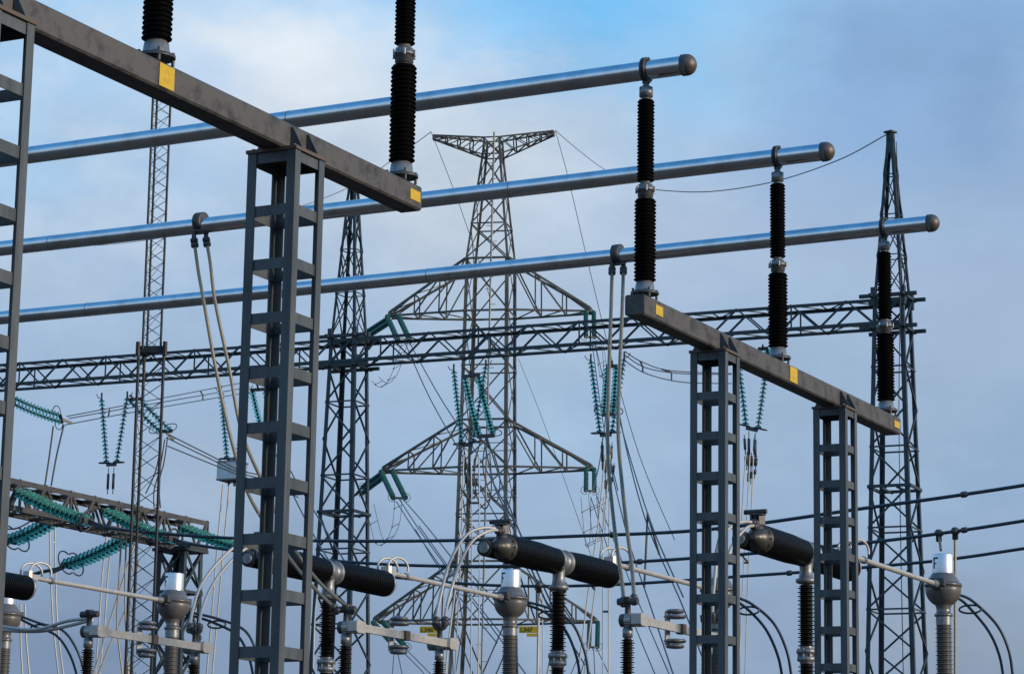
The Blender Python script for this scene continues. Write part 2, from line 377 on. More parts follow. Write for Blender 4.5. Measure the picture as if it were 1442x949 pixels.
# ------------------------------------------------------------------ generic lattice work
def quad(c, w_, z, ax, ay): return [V((c.x, c.y, z)) + ax * a * w_ / 2 + ay * b_ * w_ / 2 for a, b_ in ((-1, -1), (1, -1), (1, 1), (-1, 1))]
def tower_body(root, secs, ax, ay, leg, br, mname, xb=True, hor=True, dbl=False, name='bracing'):
    # secs: (z, centre, width) from bottom to top, bracing panel counts between them
    legs = [MB() for _ in range(4)]; bm = MB()
    for (z0, c0, w0, n), (z1, c1, w1, _) in zip(secs, secs[1:]):
        q0, q1 = quad(c0, w0, z0, ax, ay), quad(c1, w1, z1, ax, ay)
        sg = ((1, 1), (-1, 1), (-1, -1), (1, -1))
        lg = leg if w1 > 2.9 or leg < .2 else leg * .62
        for i in range(4): legs[i].angle(q0[i], q1[i], ax * sg[i][0], ay * sg[i][1], lg, lg * .16)
        for k in range(n):
            f0, f1 = k / n, (k + 1) / n
            a = [q0[i].lerp(q1[i], f0) for i in range(4)]; b = [q0[i].lerp(q1[i], f1) for i in range(4)]
            for i in range(4):
                j = (i + 1) % 4; nrm = (a[j] - a[i]).cross(Z)
                if xb == 'K':
                    md = (b[i] + b[j]) / 2; bm.bar(a[i], md, br, br * .5, nrm); bm.bar(a[j], md, br, br * .5, nrm)
                    bm.bar(b[i], b[j], br, br * .5, nrm)
                elif xb == 'Z':
                    if k % 2: bm.bar(a[i], b[j], br, br, nrm)
                    else: bm.bar(a[j], b[i], br, br, nrm)
                else:
                    bm.bar(a[i], b[j], br, br * .5, nrm); bm.bar(a[j], b[i], br * .9, br * .45, nrm)
                if hor and (k % hor == 0): bm.bar(a[i], a[j], br, br * .5, nrm)
                if dbl and w1 > 3.25:
                    md = (a[i] + b[j] + a[j] + b[i]) / 4
                    bm.bar((a[i] + b[i]) / 2, md, br * .6, br * .4, nrm); bm.bar((a[j] + b[j]) / 2, md, br * .6, br * .4, nrm)
    for l in legs: l.build('leg', mname, root)
    bm.build(name, mname, root)
def truss(root, a, b, wd, hd, side, ch, br, panel, mname, ends=True, vert=True):
    # a,b: top-front corner line ; side: direction to the rear chord
    L = (b - a).length; n = round(L / panel); d = (b - a).normalized()
    cs = [V((0, 0, 0)), side * wd, side * wd - Z * hd, -Z * hd]
    sg = [(side, -Z), (-side, -Z), (-side, Z), (side, Z)]
    for i in range(4):
        m = MB(); m.angle(a + cs[i], b + cs[i], sg[i][0], sg[i][1], ch, ch * .16); m.build('chord', mname, root)
    m = MB()
    for k in range(n):
        p, q = a + d * L * k / n, a + d * L * (k + 1) / n; md = (p + q) / 2
        for s_ in (cs[0] + side * ch * .2, cs[1] - side * ch * .2):
            m.bar(p + s_, md + s_ - Z * hd, br, br * .5, side); m.bar(md + s_ - Z * hd, q + s_, br * .7, br * .4, side)
            if vert and k % 2 == 0: m.bar(p + s_, p + s_ - Z * hd, br * .7, br * .4, side)
        for s_ in (V((0, 0, -.03)), -Z * (hd - .03)):
            m.bar(p + s_, md + side * wd + s_, br * .7, br * .4, Z); m.bar(md + side * wd + s_, q + s_, br * .7, br * .4, Z)
            m.bar(md + s_, md + side * wd + s_, br * .6, br * .4, Z)
    m.build('bracing', mname, root)

# ------------------------------------------------------------------ far portal gantry: two lattice masts and a long truss
gR = at(1257, 442, 90); ZT = gR.z
gL = onz(491, 497, ZT); du = V((gL.x - gR.x, gL.y - gR.y, 0)); SPAN = du.length; DU = du.normalized(); DB = V((-DU.y, DU.x, 0))
if DB.y < 0: DB = -DB
print('FAR', gR, gL, SPAN, 'az', math.degrees(math.atan2(DU.x, DU.y)))
def far_mast(c, label, wire_side):
    root = thing('lattice_mast', (c.x, c.y, 0), label, 'lattice mast', 'steel masts of the far gantry')
    ax, ay = DU, DB
    zt = ZT + .55; zb = ZT - .55; zp = ZT + 6.1 + wire_side
    tower_body(root, [(0, c, 2.1, 15), (zb, c, 1.12, 1), (zt, c, 1.06, 1)], ax, ay, .15, .058, 'far', hor=2, xb='Z')
    m = MB(); q0 = quad(c, 1.02, zt, ax, ay); q1 = quad(c, .2, zp, ax, ay); n = 4; sg = ((1, 1), (-1, 1), (-1, -1), (1, -1))
    for i in range(4):
        m.angle(q0[i], q1[i], ax * sg[i][0], ay * sg[i][1], .1, .018)
        m.bar(q0[i] - Z * .35, q0[i] + Z * .3, .17, .17)
        j = (i + 1) % 4
        for k in range(n):
            f0, f1 = k / n, (k + 1) / n; A0, A1 = q0[i].lerp(q1[i], f0), q0[j].lerp(q1[j], f0); B0, B1 = q0[i].lerp(q1[i], f1), q0[j].lerp(q1[j], f1)
            m.bar(A0, B1, .045, .03); m.bar(A1, B0, .045, .03); m.bar(B0, B1, .045, .03)
    m.lathe(V((c.x, c.y, zp - .5)), Z, [(0, .14), (.55, .14), (.56, .24), (.62, .24)], 4, False)
    m.build('peak', 'far', root)
    for zz in (zt, zb):
        m = MB()
        for s_ in (-1, 1):
            m.bar(V((c.x, c.y, zz)) + ay * s_ * .56 + ax * 1.0, V((c.x, c.y, zz)) + ay * s_ * .56 - ax * 1.0, .12, .12)
            m.bar(V((c.x, c.y, zz)) + ax * s_ * .56 + ay * .8, V((c.x, c.y, zz)) + ax * s_ * .56 - ay * .8, .1, .1)
        m.build('platform_frame', 'far', root)
    m = MB(); zz = ZT - 6.0; ww = .72
    for s_ in (-1, 1):
        m.bar(V((c.x, c.y, zz)) + ay * s_ * ww + ax * ww, V((c.x, c.y, zz)) + ay * s_ * ww - ax * ww, .07, .1)
        m.bar(V((c.x, c.y, zz)) + ax * s_ * ww + ay * ww, V((c.x, c.y, zz)) + ax * s_ * ww - ay * ww, .07, .1)
        m.bar(V((c.x, c.y, zz - .05)) + ax * s_ * ww * .4 + ay * ww, V((c.x, c.y, zz - .05)) + ax * s_ * ww * .4 - ay * ww, .07, .07)
    m.build('belt_frame', 'far', root)
    return root
far_mast(V((gR.x, gR.y, 0)), 'dark lattice mast with pointed peak at right, behind the right end of the busbars', .22)
far_mast(V((gL.x, gL.y, 0)), 'dark lattice mast with pointed peak left of the transmission pylon, carrying the far truss', 1.15)
TW, TH = 1.1, .9
tr0 = V((gR.x, gR.y, ZT + TH / 2)) - DB * TW / 2
t = thing('lattice_truss', tuple(tr0), 'long dark lattice truss beam spanning from the left edge to the right lattice mast', 'truss')
truss(t, tr0 - DU * .5, tr0 + DU * (SPAN * 2.25), TW, TH, DB, .115, .075, 1.98, 'far')
TBOT = ZT - TH / 2
def under(px, py, back=.5):      # a point on the truss underside near this pixel column
    P = V((gR.x, gR.y, 0)) + DB * (back - .5) * TW
    return onplane(px, py, P, DU)

# ------------------------------------------------------------------ glass insulator strings
def glass_string(root, a, b, r=.118, pitch=.15, mname='glass', nm='insulator_string', n=12):
    L = (b - a).length; k = max(2, round(L / pitch)); h = L / k; d = (b - a).normalized()
    m = MB(); c_ = MB()
    for i in range(k):
        o = a + d * h * i
        m.lathe(o, d, [(h * .30, .04), (h * .36, r * .72), (h * .55, r), (h * .66, r * .97), (h * .55, r * .6), (h * .5, .035)], n)
        c_.lathe(o, d, [(0, .022), (h * .05, .05), (h * .33, .058), (h * .34, .02), (h * .98, .02)], 8)
    s_ = m.build(nm, mname, root); c_.build('caps', 'castd', s_); return s_
def ring(m, c_, ax, r, tr=.016, arc=1.0):
    ax = ax.normalized(); x = ax.cross(Z if abs(ax.z) < .9 else V((0, 1, 0))).normalized(); y = ax.cross(x)
    n = 20; pts = [c_ + (x * math.cos(2 * math.pi * arc * i / n) + y * math.sin(2 * math.pi * arc * i / n)) * r for i in range(n + (arc < 1))]
    m.tube(pts, tr, 6, arc >= 1)
def v_string(l, r_, bt, label, bars=True):
    A, C_, Bt = under(*l), under(*r_), under(*bt)
    t = thing('v_string_insulator', tuple(Bt), label, 'insulator', 'green glass V strings under the far truss')
    d = (C_ - A).normalized(); yl, yr = Bt - d * .22, Bt + d * .22
    glass_string(t, A, yl, pitch=.155); glass_string(t, C_, yr, pitch=.155)
    m = MB(); m.bar(yl - Z * .05, yr - Z * .05, .05, .14); m.bar(yl, yl - d * .12 + Z * .1, .05, .05); m.bar(yr, yr + d * .12 + Z * .1, .05, .05)
    for q, s_ in ((yl, -1), (yr, 1)):
        m.tube([q + V((0, 0, .02)) + d * s_ * .1 + (d * math.cos(a) * .24 + DB * math.sin(a) * .13) for a in [2 * math.pi * i / 14 for i in range(14)]], .022, 6, True)
    m.build('yoke', 'castd', t)
    m = MB()
    for q, s_ in ((A, -1), (C_, 1)):
        m.bar(q + Z * .25, q, .05, .05)
        m.tube([q + Z * .02, q + d * s_ * .16 + Z * .06, q + d * s_ * .24 + Z * .2], .016, 5)
    m.build('hanger', 'castd', t)
    if bars:
        m = MB()
        for s_ in (-.12, .12):
            p = Bt + d * s_ - Z * .15
            m.tube([p, p - Z * .25, p - Z * .26, p - Z * .85, p - Z * .86, p - Z * 1.05], [.015, .015, .05, .05, .018, .018], 8)
        m.build('suspension_bars', 'castd', t)
    return t
v_string((143, 562), (179, 560), (157, 652), 'green glass V string left of the slim mast with two dark bars below it')
v_string((311, 552), (348, 550), (327, 646), 'green glass V string above the white hanging box, half behind the near column', False)
v_string((639, 522), (684, 516), (658, 624), 'green glass V string in front of the pylon body')
v_string((832, 508), (879, 505), (853, 610), 'green glass V string beside the twin droppers, right of the pylon')
v_string((1040, 512), (1079, 520), (1059, 602), 'green glass V string between the two right batten columns')
v_string((-22, 580), (14, 578), (-3, 670), 'green glass V string at the left edge, almost hidden behind the nearest column', False)
v_string
def strain(a, b, label, sep=DU * .35, mname='glass', rings=True, name='strain_insulator', group='green glass strain strings', pitch=.16, r=.127, hd=.3, sag=.04):
    t = thing(name, tuple(a), label, 'insulator', group); d = (b - a).normalized(); L = (b - a).length
    for s_ in (-.5, .5):
        nseg = 1
        p, q = a + sep * s_ + d * hd, b + sep * s_ - d * .25
        mid = (p + q) / 2 - Z * sag * L
        K = max(4, round((q - p).length / pitch)); path = [(p * (1 - u) ** 2 + mid * 2 * u * (1 - u) + q * u * u) for u in [i / K for i in range(K + 1)]]
        m = MB(); c_ = MB()
        for i in range(K):
            o = path[i]; dd = (path[i + 1] - o); h = dd.length
            m.lathe(o, dd, [(h * .30, .04), (h * .36, r * .72), (h * .55, r), (h * .66, r * .97), (h * .55, r * .6), (h * .5, .035)], 12)
            c_.lathe(o, dd, [(0, .022), (h * .05, .05), (h * .33, .058), (h * .34, .02), (h * .98, .02)], 8)
        s2 = m.build('insulator_string', mname, t); c_.build('caps', 'castd', s2)
    m = MB()
    sx = sep.normalized()
    m.bar(a + sep * .62 + d * (hd - .06), a - sep * .62 + d * (hd - .06), .05, .12); m.bar(a, a + d * hd, .06, .06); m.build('hanger', 'castd', t); m = MB(); m.bar(b + sep * .62 - d * .2, b - sep * .62 - d * .2, .05, .14)
    m.bar(b - d * .2, b + d * .3, .07, .1); m.build('yoke', 'castd', t)
    if rings:
        m = MB()
        for s_ in (-1, 1):
            c0 = b + sep * s_ * .5 - d * .35
            x = sx * s_; y = d.cross(sx)
            m.tube([c0 + x * .05 * math.cos(0) + (x * math.cos(a_) * .3 + y * math.sin(a_) * .3) for a_ in [-2.2 + 4.4 * i / 14 for i in range(15)]], .018, 6)
        m.build('grading_ring', 'castd', t)
    return t
bk = V((gR.x, gR.y, 0))
def pt(px, py, dY=0):           # near the truss plane, dY metres behind it
    return onplane(px, py, bk + DB * dY, DU)
strain(pt(12, 562), pt(92, 592, 2.2), 'green glass strain pair at far left below the truss, sloping right to three thin wires', sep=V((0, 0, .28)) + DU * .1)
strain(pt(183, 556), pt(238, 612, 1.5), 'green glass strain pair slanting down across the slim dark mast', sep=DU * .5)
strain(pt(362, 541), pt(379, 612, 1.5), 'green glass strain pair behind the nearest full column', sep=DU * .55)
strain(pt(662, 522), pt(686, 620, -1), 'green glass strain pair leaning inside the V string at the pylon body', sep=DU * .55)
strain(pt(862, 508), pt(856, 590, -1), 'green glass strain pair inside the V string right of the pylon, with round ring', sep=DU * .35)
strain(pt(1074, 486), pt(1078, 520, 1.5), 'short green strain string below the truss, behind the middle post insulator', sep=DU * .3)

# white hanging box below V string
bx = under(327, 664); t = thing('hanging_box', tuple(bx), 'pale weathered box hanging below a V string, left of the near column', 'box')
m = MB(); h = .40
m.prism([bx + DU * a * .42 + DB * b_ * .42 - Z * .32 for a, b_ in ((-1, -1), (1, -1), (1, 1), (-1, 1))], Z * .64); m.build('body', 'box', t)
m = MB(); m.prism([bx + DU * a * .44 + DB * b_ * .44 - Z * .36 for a, b_ in ((-1, -1), (1, -1), (1, 1), (-1, 1))], Z * .05)
m.prism([bx + DU * a * .44 + DB * b_ * .44 + Z * .31 for a, b_ in ((-1, -1), (1, -1), (1, 1), (-1, 1))], Z * .05); m.bar(bx + Z * .36, bx + Z * .55, .1, .1); m.build('rim', 'cast', t)
m = MB()
for s_ in (-.12, .12): m.tube([bx + DU * s_ - Z * .36, bx + DU * s_ - Z * .55], .05, 8)
m.build('terminal', 'castd', t)

# ------------------------------------------------------------------ transmission pylon
YP = 180
def pz(y): return at(690, y, YP).z
ya = R(11); PX = V((math.cos(ya), -math.sin(ya), 0)); PY = V((math.sin(ya), math.cos(ya), 0))
pc = at(687, 949, YP); pc = V((pc.x - .62, pc.y, 0)); PC = pc + PY * 1.7
t = thing('transmission_pylon', tuple(PC), 'tall weathered lattice transmission pylon with three wide arms and a flat T top', 'pylon')
z3b, z3t, z2b, z2t, z1b, z1t, z0b, z0t = pz(872), pz(790), pz(657), pz(590), pz(436), pz(362), pz(211), pz(187)
tower_body(t, [(0, PC, 5.2, 2), (z3b, PC, 3.75, 1), (z3t, PC, 3.6, 2), (z2b, PC, 3.4, 1), (z2t, PC, 3.3, 2), (z1b, PC, 3.1, 1), (z1t, PC, 3.0, 3), (z0b, PC, 1.35, 1), (z0t, PC, 1.2, 1)], PX, PY, .24, .095, 'pyl', hor=1, dbl=True)
def arm(zb, zt, wb, wt, half, tipz, tipw, n, tk=.13):
    m = MB()
    for f_ in (-1, 1):
        for zz, w2 in ((zb, wb), (zt, wt)): m.bar(V((PC.x, PC.y, zz)) - PX * w2 / 2 + PY * f_ * w2 / 2, V((PC.x, PC.y, zz)) + PX * w2 / 2 + PY * f_ * w2 / 2, tk, tk)
    for s_ in (-1, 1):
        ch = []
        for f_ in (-1, 1):
            lo = V((PC.x, PC.y, zb)) + PX * s_ * wb / 2 + PY * f_ * wb / 2; hi = V((PC.x, PC.y, zt)) + PX * s_ * wt / 2 + PY * f_ * wt / 2
            tl = V((PC.x, PC.y, tipz)) + PX * s_ * half + PY * f_ * tipw / 2; th = tl + Z * .25
            m.bar(lo, tl, tk, tk); m.bar(hi, th, tk * 1.15, tk * 1.15); ch.append((lo, tl, hi, th))
            for k in range(1, n):
                f0, f1 = k / n, (k - 1) / n
                m.bar(lo.lerp(tl, f0), hi.lerp(th, f0), .075, .075)
                m.bar(lo.lerp(tl, f0), hi.lerp(th, f1), tk * .7, tk * .7)
            m.bar(tl, hi.lerp(th, (n - 1) / n), .08, .08)
        for k in range(1, n + 1):
            f0, f1 = k / n, (k - 1) / n
            for i in (0, 2):
                a0, a1 = ch[0][i].lerp(ch[0][i + 1], f0), ch[1][i].lerp(ch[1][i + 1], f0)
                b0, b1 = ch[0][i].lerp(ch[0][i + 1], f1), ch[1][i].lerp(ch[1][i + 1], f1)
                m.bar(a0, a1, .08, .08); m.bar(a0, b1, .07, .07)
        tp = V((PC.x, PC.y, tipz)) + PX * s_ * half
        m.bar(tp - PY * tipw * .6 + Z * .1, tp + PY * tipw * .6 + Z * .1, .2 if tk > .11 else .12, .35)
    return m.build('cross_arm', 'pyl', t)
a1_ = arm(z1b, z1t, 3.1, 3.0, 7.0, z1b, .9, 3); arm(z2b, z2t, 3.4, 3.3, 7.15, z2b, .9, 3); arm(z3b, z3t, 3.75, 3.6, 7.5, z3b, .9, 4)
arm(z0b, z0t, 1.35, 1.2, 4.25, z0t + .15, .4, 4, .085)
# ladder pole with step bolts on the front face
lt, lb = at(698, 185, YP - 1.2), at(697, 360, YP - 1.8)
m = MB(); l0 = V((PC.x, PC.y, 2)) + PX * .35 - PY * 2.7; l1 = V((PC.x, PC.y, z1t)) + PX * .30 - PY * 1.55; l2 = V((PC.x, PC.y, z0t + .3)) + PX * .2 - PY * .75
for a, b in ((l0, l1), (l1, l2)):
    m.bar(a, b, .1, .1); n = int((b - a).length / 1.1)
    for i in range(n): p = a.lerp(b, i / n); s_ = 1 if i % 2 else -1; m.bar(p, p + PX * s_ * .38, .04, .04)
m.build('ladder', 'ladder', t)
# circuit number plates
def glyphs(root_part, txt, o, rx, h, mt, depth=-.01, nrm=None):
    cu = bpy.data.curves.new('txt', 'FONT'); cu.body = txt; cu.size = h; cu.extrude = .012
    ob = bpy.data.objects.new('txt', cu); col.objects.link(ob); bpy.context.view_layer.update()
    me = bpy.data.meshes.new_from_object(ob); bpy.data.objects.remove(ob)
    nr = rx.cross(Z).normalized()
    og = ORG[root_part.name]
    for v in me.vertices: c_ = v.co; v.co = o + rx * c_.x + Z * c_.y + nr * c_.z - og
    me.materials.clear(); me.materials.append(M[mt]); o2 = bpy.data.objects.new('lettering', me); col.objects.link(o2); o2.parent = root_part; ORG[o2.name] = og
    return o2
for (px, py, txt) in ((604, 886, 'L346'), (744, 886, 'L347')):
    q = onplane(px, py, V((PC.x, PC.y, 0)) - PY * 2.05, PX)
    m = MB(); m.prism([q + PX * a * .62 + Z * b_ * .22 for a, b_ in ((-1, -1), (1, -1), (1, 1), (-1, 1))], PY * .04)
    m.prism([q + PX * (a * .35 + .25) + Z * (b_ * .1 - .36) for a, b_ in ((-1, -1), (1, -1), (1, 1), (-1, 1))], PY * .04)
    pl = m.build('number_plate', 'yellow', t); tag(pl, 'yellow plate reading ' + txt)
    glyphs(pl, txt, q - PX * .52 - Z * .15 - PY * .012, PX, .42, 'ink')
# earth-wire clamps and tension strings at arm tips
def tip(s_, lvl): hf, zz = {1: (7.0, z1b), 2: (7.15, z2b), 3: (7.5, z3b)}[lvl]; return V((PC.x, PC.y, zz)) + PX * s_ * hf
lv = {1: 'upper', 2: 'middle', 3: 'lowest'}
for l_, (ea, eb) in {1: ((509, 476), (570, 482)), 2: ((505, 694), (563, 702)), 3: ((515, 905), (560, 905))}.items():
    a = tip(-1, l_)
    if l_ < 3:
        strain(a + PY * .4, at(ea[0], ea[1], YP + 5), f'green glass strain pair going down-left from the left tip of the {lv[l_]} pylon arm', sep=Z * .5 + PY * .3, mname='glassd', r=.19, pitch=.16, group='strain strings at the pylon arms', hd=.2, sag=0)
        strain(a - PY * .4 + PX * .2, at(eb[0], eb[1], YP - 5), f'green glass strain pair hanging steeply from the left tip of the {lv[l_]} pylon arm', sep=PX * .8, mname='glassd', r=.19, pitch=.16, group='strain strings at the pylon arms', hd=.2, sag=0)
    else:
        strain(a - PY * .4 + PX * .2, at(566, 912, YP - 4), 'green strain pair at left tip of the lowest pylon arm, behind the middle disconnector', sep=PX * .7, mname='glassd', r=.19, pitch=.16, group='strain strings at the pylon arms', hd=.2, sag=0)
for l_, (ea, eb) in {1: ((831, 476), (842, 478)), 2: ((831, 692), (842, 700)), 3: ((835, 912), (845, 905))}.items():
    a = tip(1, l_)
    strain(a - PY * .4, at(*ea, YP - 6), f'green glass strain pair bunched under the right tip of the {lv[l_]} pylon arm', sep=PX * .5 + PY * .3, mname='glassd', r=.16, pitch=.16, group='strain strings at the pylon arms', hd=.2, sag=0)
# jumper loops hanging at the arm tips
def jumper(pts, Y, label, n=2, r=.018):
    P = spline([at(x, y, Y) for x, y in pts], 8); t_ = thing('jumper_loop', tuple(P[0]), label, 'jumper', 'jumper loops at the pylon arms')
    for k in range(n):
        o = PX * .5 * k + Z * .25 * k
        m = MB(); m.tube([p + o for p in P], r, 5); m.build('wire', 'wire', t_)
    for i in range(4, len(P) - 3, 5):
        m = MB(); m.tube([P[i], P[i] + PX * .5 * (n - 1) + Z * .25 * (n - 1)], .02, 5); m.lathe(P[i] - Z * .06, Z, [(0, .02), (.06, .06), (.12, .02)], 6); m.build('spacer', 'castd', t_)
jumper([(523, 536), (536, 545), (550, 530), (560, 500), (566, 484)], YP - 3, 'looping jumper wires below the left tip of the upper pylon arm')
jumper([(516, 715), (528, 762), (540, 765), (552, 742), (556, 704)], YP - 3, 'looping jumper wires below the left tip of the middle pylon arm')
jumper([(818, 700), (822, 745), (826, 770), (831, 755), (832, 700)], YP - 3, 'narrow jumper loop below the right tip of the middle pylon arm', 3)
jumper([(838, 480), (842, 510), (846, 532), (850, 515), (846, 480)], YP - 3, 'narrow jumper loop below the right tip of the upper pylon arm')

# ------------------------------------------------------------------ slim guyed mast
YM = 58
mc = at(197, 949, YM); MC = V((mc.x, mc.y, 0)); zstep = at(213, 493, YM).z; pxm = YM / F / math.cos(PITCH)
t = thing('radio_mast', tuple(MC), 'slim dark lattice mast at left that narrows above a collar, running out of the top', 'mast')
# slightly out of plumb as the photo shows
mtop = at(228, 160, YM); lean = V(((mtop.x - MC.x) / mtop.z, 0, 0)) if abs(mtop.x - MC.x) < 3 else V((0, 0, 0))
print('mast lean', lean, MC, mtop)
def tri(z, w_):
    c_ = MC + lean * z + Z * z
    return [c_ + V((-w_ * .5, -.1, 0)), c_ + V((w_ * .5, -.1 - w_ * .12, 0)), c_ + V((-w_ * .40, w_ * .75, 0))]
def mast_sec(z0, z1, w_, lr, br, step, nm):
    m = MB(); a, b = tri(z0, w_), tri(z1, w_)
    for i in range(3): m.tube([a[i], b[i]], lr, 8)
    n = round((z1 - z0) / step)
    for k in range(n):
        for i in range(3):
            j = (i + 1) % 3; b2 = br if i == 0 else br * .55
            if k % 2 or i == 0: m.bar(a[i].lerp(b[i], k / n), a[j].lerp(b[j], (k + 1) / n), b2, b2)
            if k % 2 == 0 or i == 0: m.bar(a[j].lerp(b[j], k / n), a[i].lerp(b[i], (k + 1) / n), b2, b2)
    return m.build(nm, 'mast', t)
mast_sec(0, zstep, .56, .034, .015, .38, 'lower_section'); mast_sec(zstep, 19.5, .40, .026, .012, .28, 'upper_section')
m = MB(); q = tri(zstep, .6); m.prism([p - Z * .07 for p in q], Z * .14)
for p in q: m.lathe(p - Z * .16, Z, [(0, .05), (.32, .05)], 8)
m.build('collar', 'mast', t)

# ------------------------------------------------------------------ lower lattice gantry at left
qR = at(294, 734, 67); zq = qR.z; qL = onz(18, 673, zq); dq = V((qL.x - qR.x, qL.y - qR.y, 0)).normalized(); sdq = V((-dq.y, dq.x, 0))
if sdq.y < 0: sdq = -sdq
print('LOW', qR, qL, math.degrees(math.atan2(-dq.x, -dq.y)))
t = thing('lattice_truss', tuple(qR), 'grey lattice truss at lower left with green strings tied to it, running off frame', 'truss')
truss(t, qR, qR + dq * 14, .8, .72, sdq, .12, .085, .95, 'lite')
t = thing('lattice_post', (qR.x, qR.y, 0), 'short dark lattice post under the right end of the lower left truss', 'lattice post')
cpo = V((qR.x, qR.y, 0)) + dq * .6 + sdq * .4
tower_body(t, [(0, cpo, .95, 9), (zq - .74, cpo, .8, 1)], dq, sdq, .12, .07, 'far', hor=2)
m = MB(); m.prism([V((cpo.x, cpo.y, zq - .83)) + dq * a * .5 + sdq * b_ * .5 for a, b_ in ((-1, -1), (1, -1), (1, 1), (-1, 1))], Z * .08); m.build('cap_plate', 'far', t)
lowP = V((qR.x, qR.y, 0))
def lw(px, py, off=0): return onplane(px, py, lowP + sdq * off, dq)
# strain bus: three conductors leave the truss along -U, rising towards us
LINES = [((24, 691), (134, 738), 'uppermost, from the left of the lower truss'), ((147, 719), (253, 763), 'middle, crossing the slim mast'), ((255, 742), (362, 778), 'lowest, ending behind the near column')]
lend = []
for (a, b, wd) in LINES:
    A = lw(*a); Bp = onplane(b[0], b[1], A, -U)
    strain(A, Bp, 'bright green strain pair, ' + wd, sep=B * .32, rings=False, group='strain strings on the lower left truss', hd=.12, sag=.035, pitch=.13, r=.135, mname='glassm')
    m = MB(); lend.append((A, Bp))
    ring(m, Bp - (Bp - A).normalized() * .25, Bp - A, .24, .024)
    tag(m.build('grading_ring', 'castd', org=Bp), 'oval grading ring on the green string ' + wd, 'ring', 'rings on the lower left strings')
def down(a, b, label):
    A = lw(*a, .8); Bp = onplane(b[0], b[1], A, U)
    strain(A, Bp, label, sep=B * .3, rings=True, group='strain strings on the lower left truss', hd=.12, sag=.05, pitch=.13, r=.135, mname='glassm'); return Bp
d1 = down((82, 729), (6, 766), 'blue-green glass strain pair sloping down to the left edge behind the near column')
d2 = down((188, 754), (84, 800), 'blue-green glass strain pair sloping down-left to a ring above the breaker lead')
def cable(name, pts, r, m_, label, cat='cable', group=None, n=6, k=8):
    P = spline(pts, k) if len(pts) > 2 else pts; mb = MB(); mb.tube(P, r, n); return tag(mb.build(name, m_, org=P[0]), label, cat, group)
cable('conductor', [d2, onplane(55, 806, d2, U), onplane(20, 817, d2, U), onplane(-30, 826, d2, U)], .045, 'dark', 'dark lead from the left green string down to the frame edge', 'conductor')
paths = [[(134, 738), (175, 746), (300, 756), (440, 761), (620, 761), (800, 755), (1000, 745), (1220, 715), (1330, 700), (1442, 683), (1560, 662)],
         [(253, 763), (330, 775), (430, 786), (560, 795), (700, 797), (850, 793), (1010, 783), (1210, 765), (1330, 750), (1442, 733), (1560, 713)],
         [(362, 778), (450, 800), (560, 813), (700, 824), (860, 823), (1060, 810), (1200, 800), (1330, 788), (1442, 772), (1560, 754)]]
names = ['thick dark conductor, highest of the three crossing the whole lower frame', 'thick dark conductor, middle of the three crossing the lower frame', 'thick dark conductor, lowest of the three crossing the lower frame']
for i, pth in enumerate(paths):
    A = lend[i][0]; P = spline([onplane(x, y, A, -U) for x, y in pth], 10)
    tt = thing('overhead_conductor', tuple(P[0]), names[i], 'conductor', 'thick conductors crossing the yard')
    m = MB(); m.tube(P, .035, 8); m.build('conductor', 'dark', tt)
    for j in (53, 82):
        m = MB(); m.lathe(P[j], P[j + 1] - P[j], [(0, .035), (.03, .06), (.12, .06), (.15, .035)], 8); m.build('spacer_clamp', 'castd', tt)
print('line at 1330:', onplane(1330, 750, lend[1][0], -U))

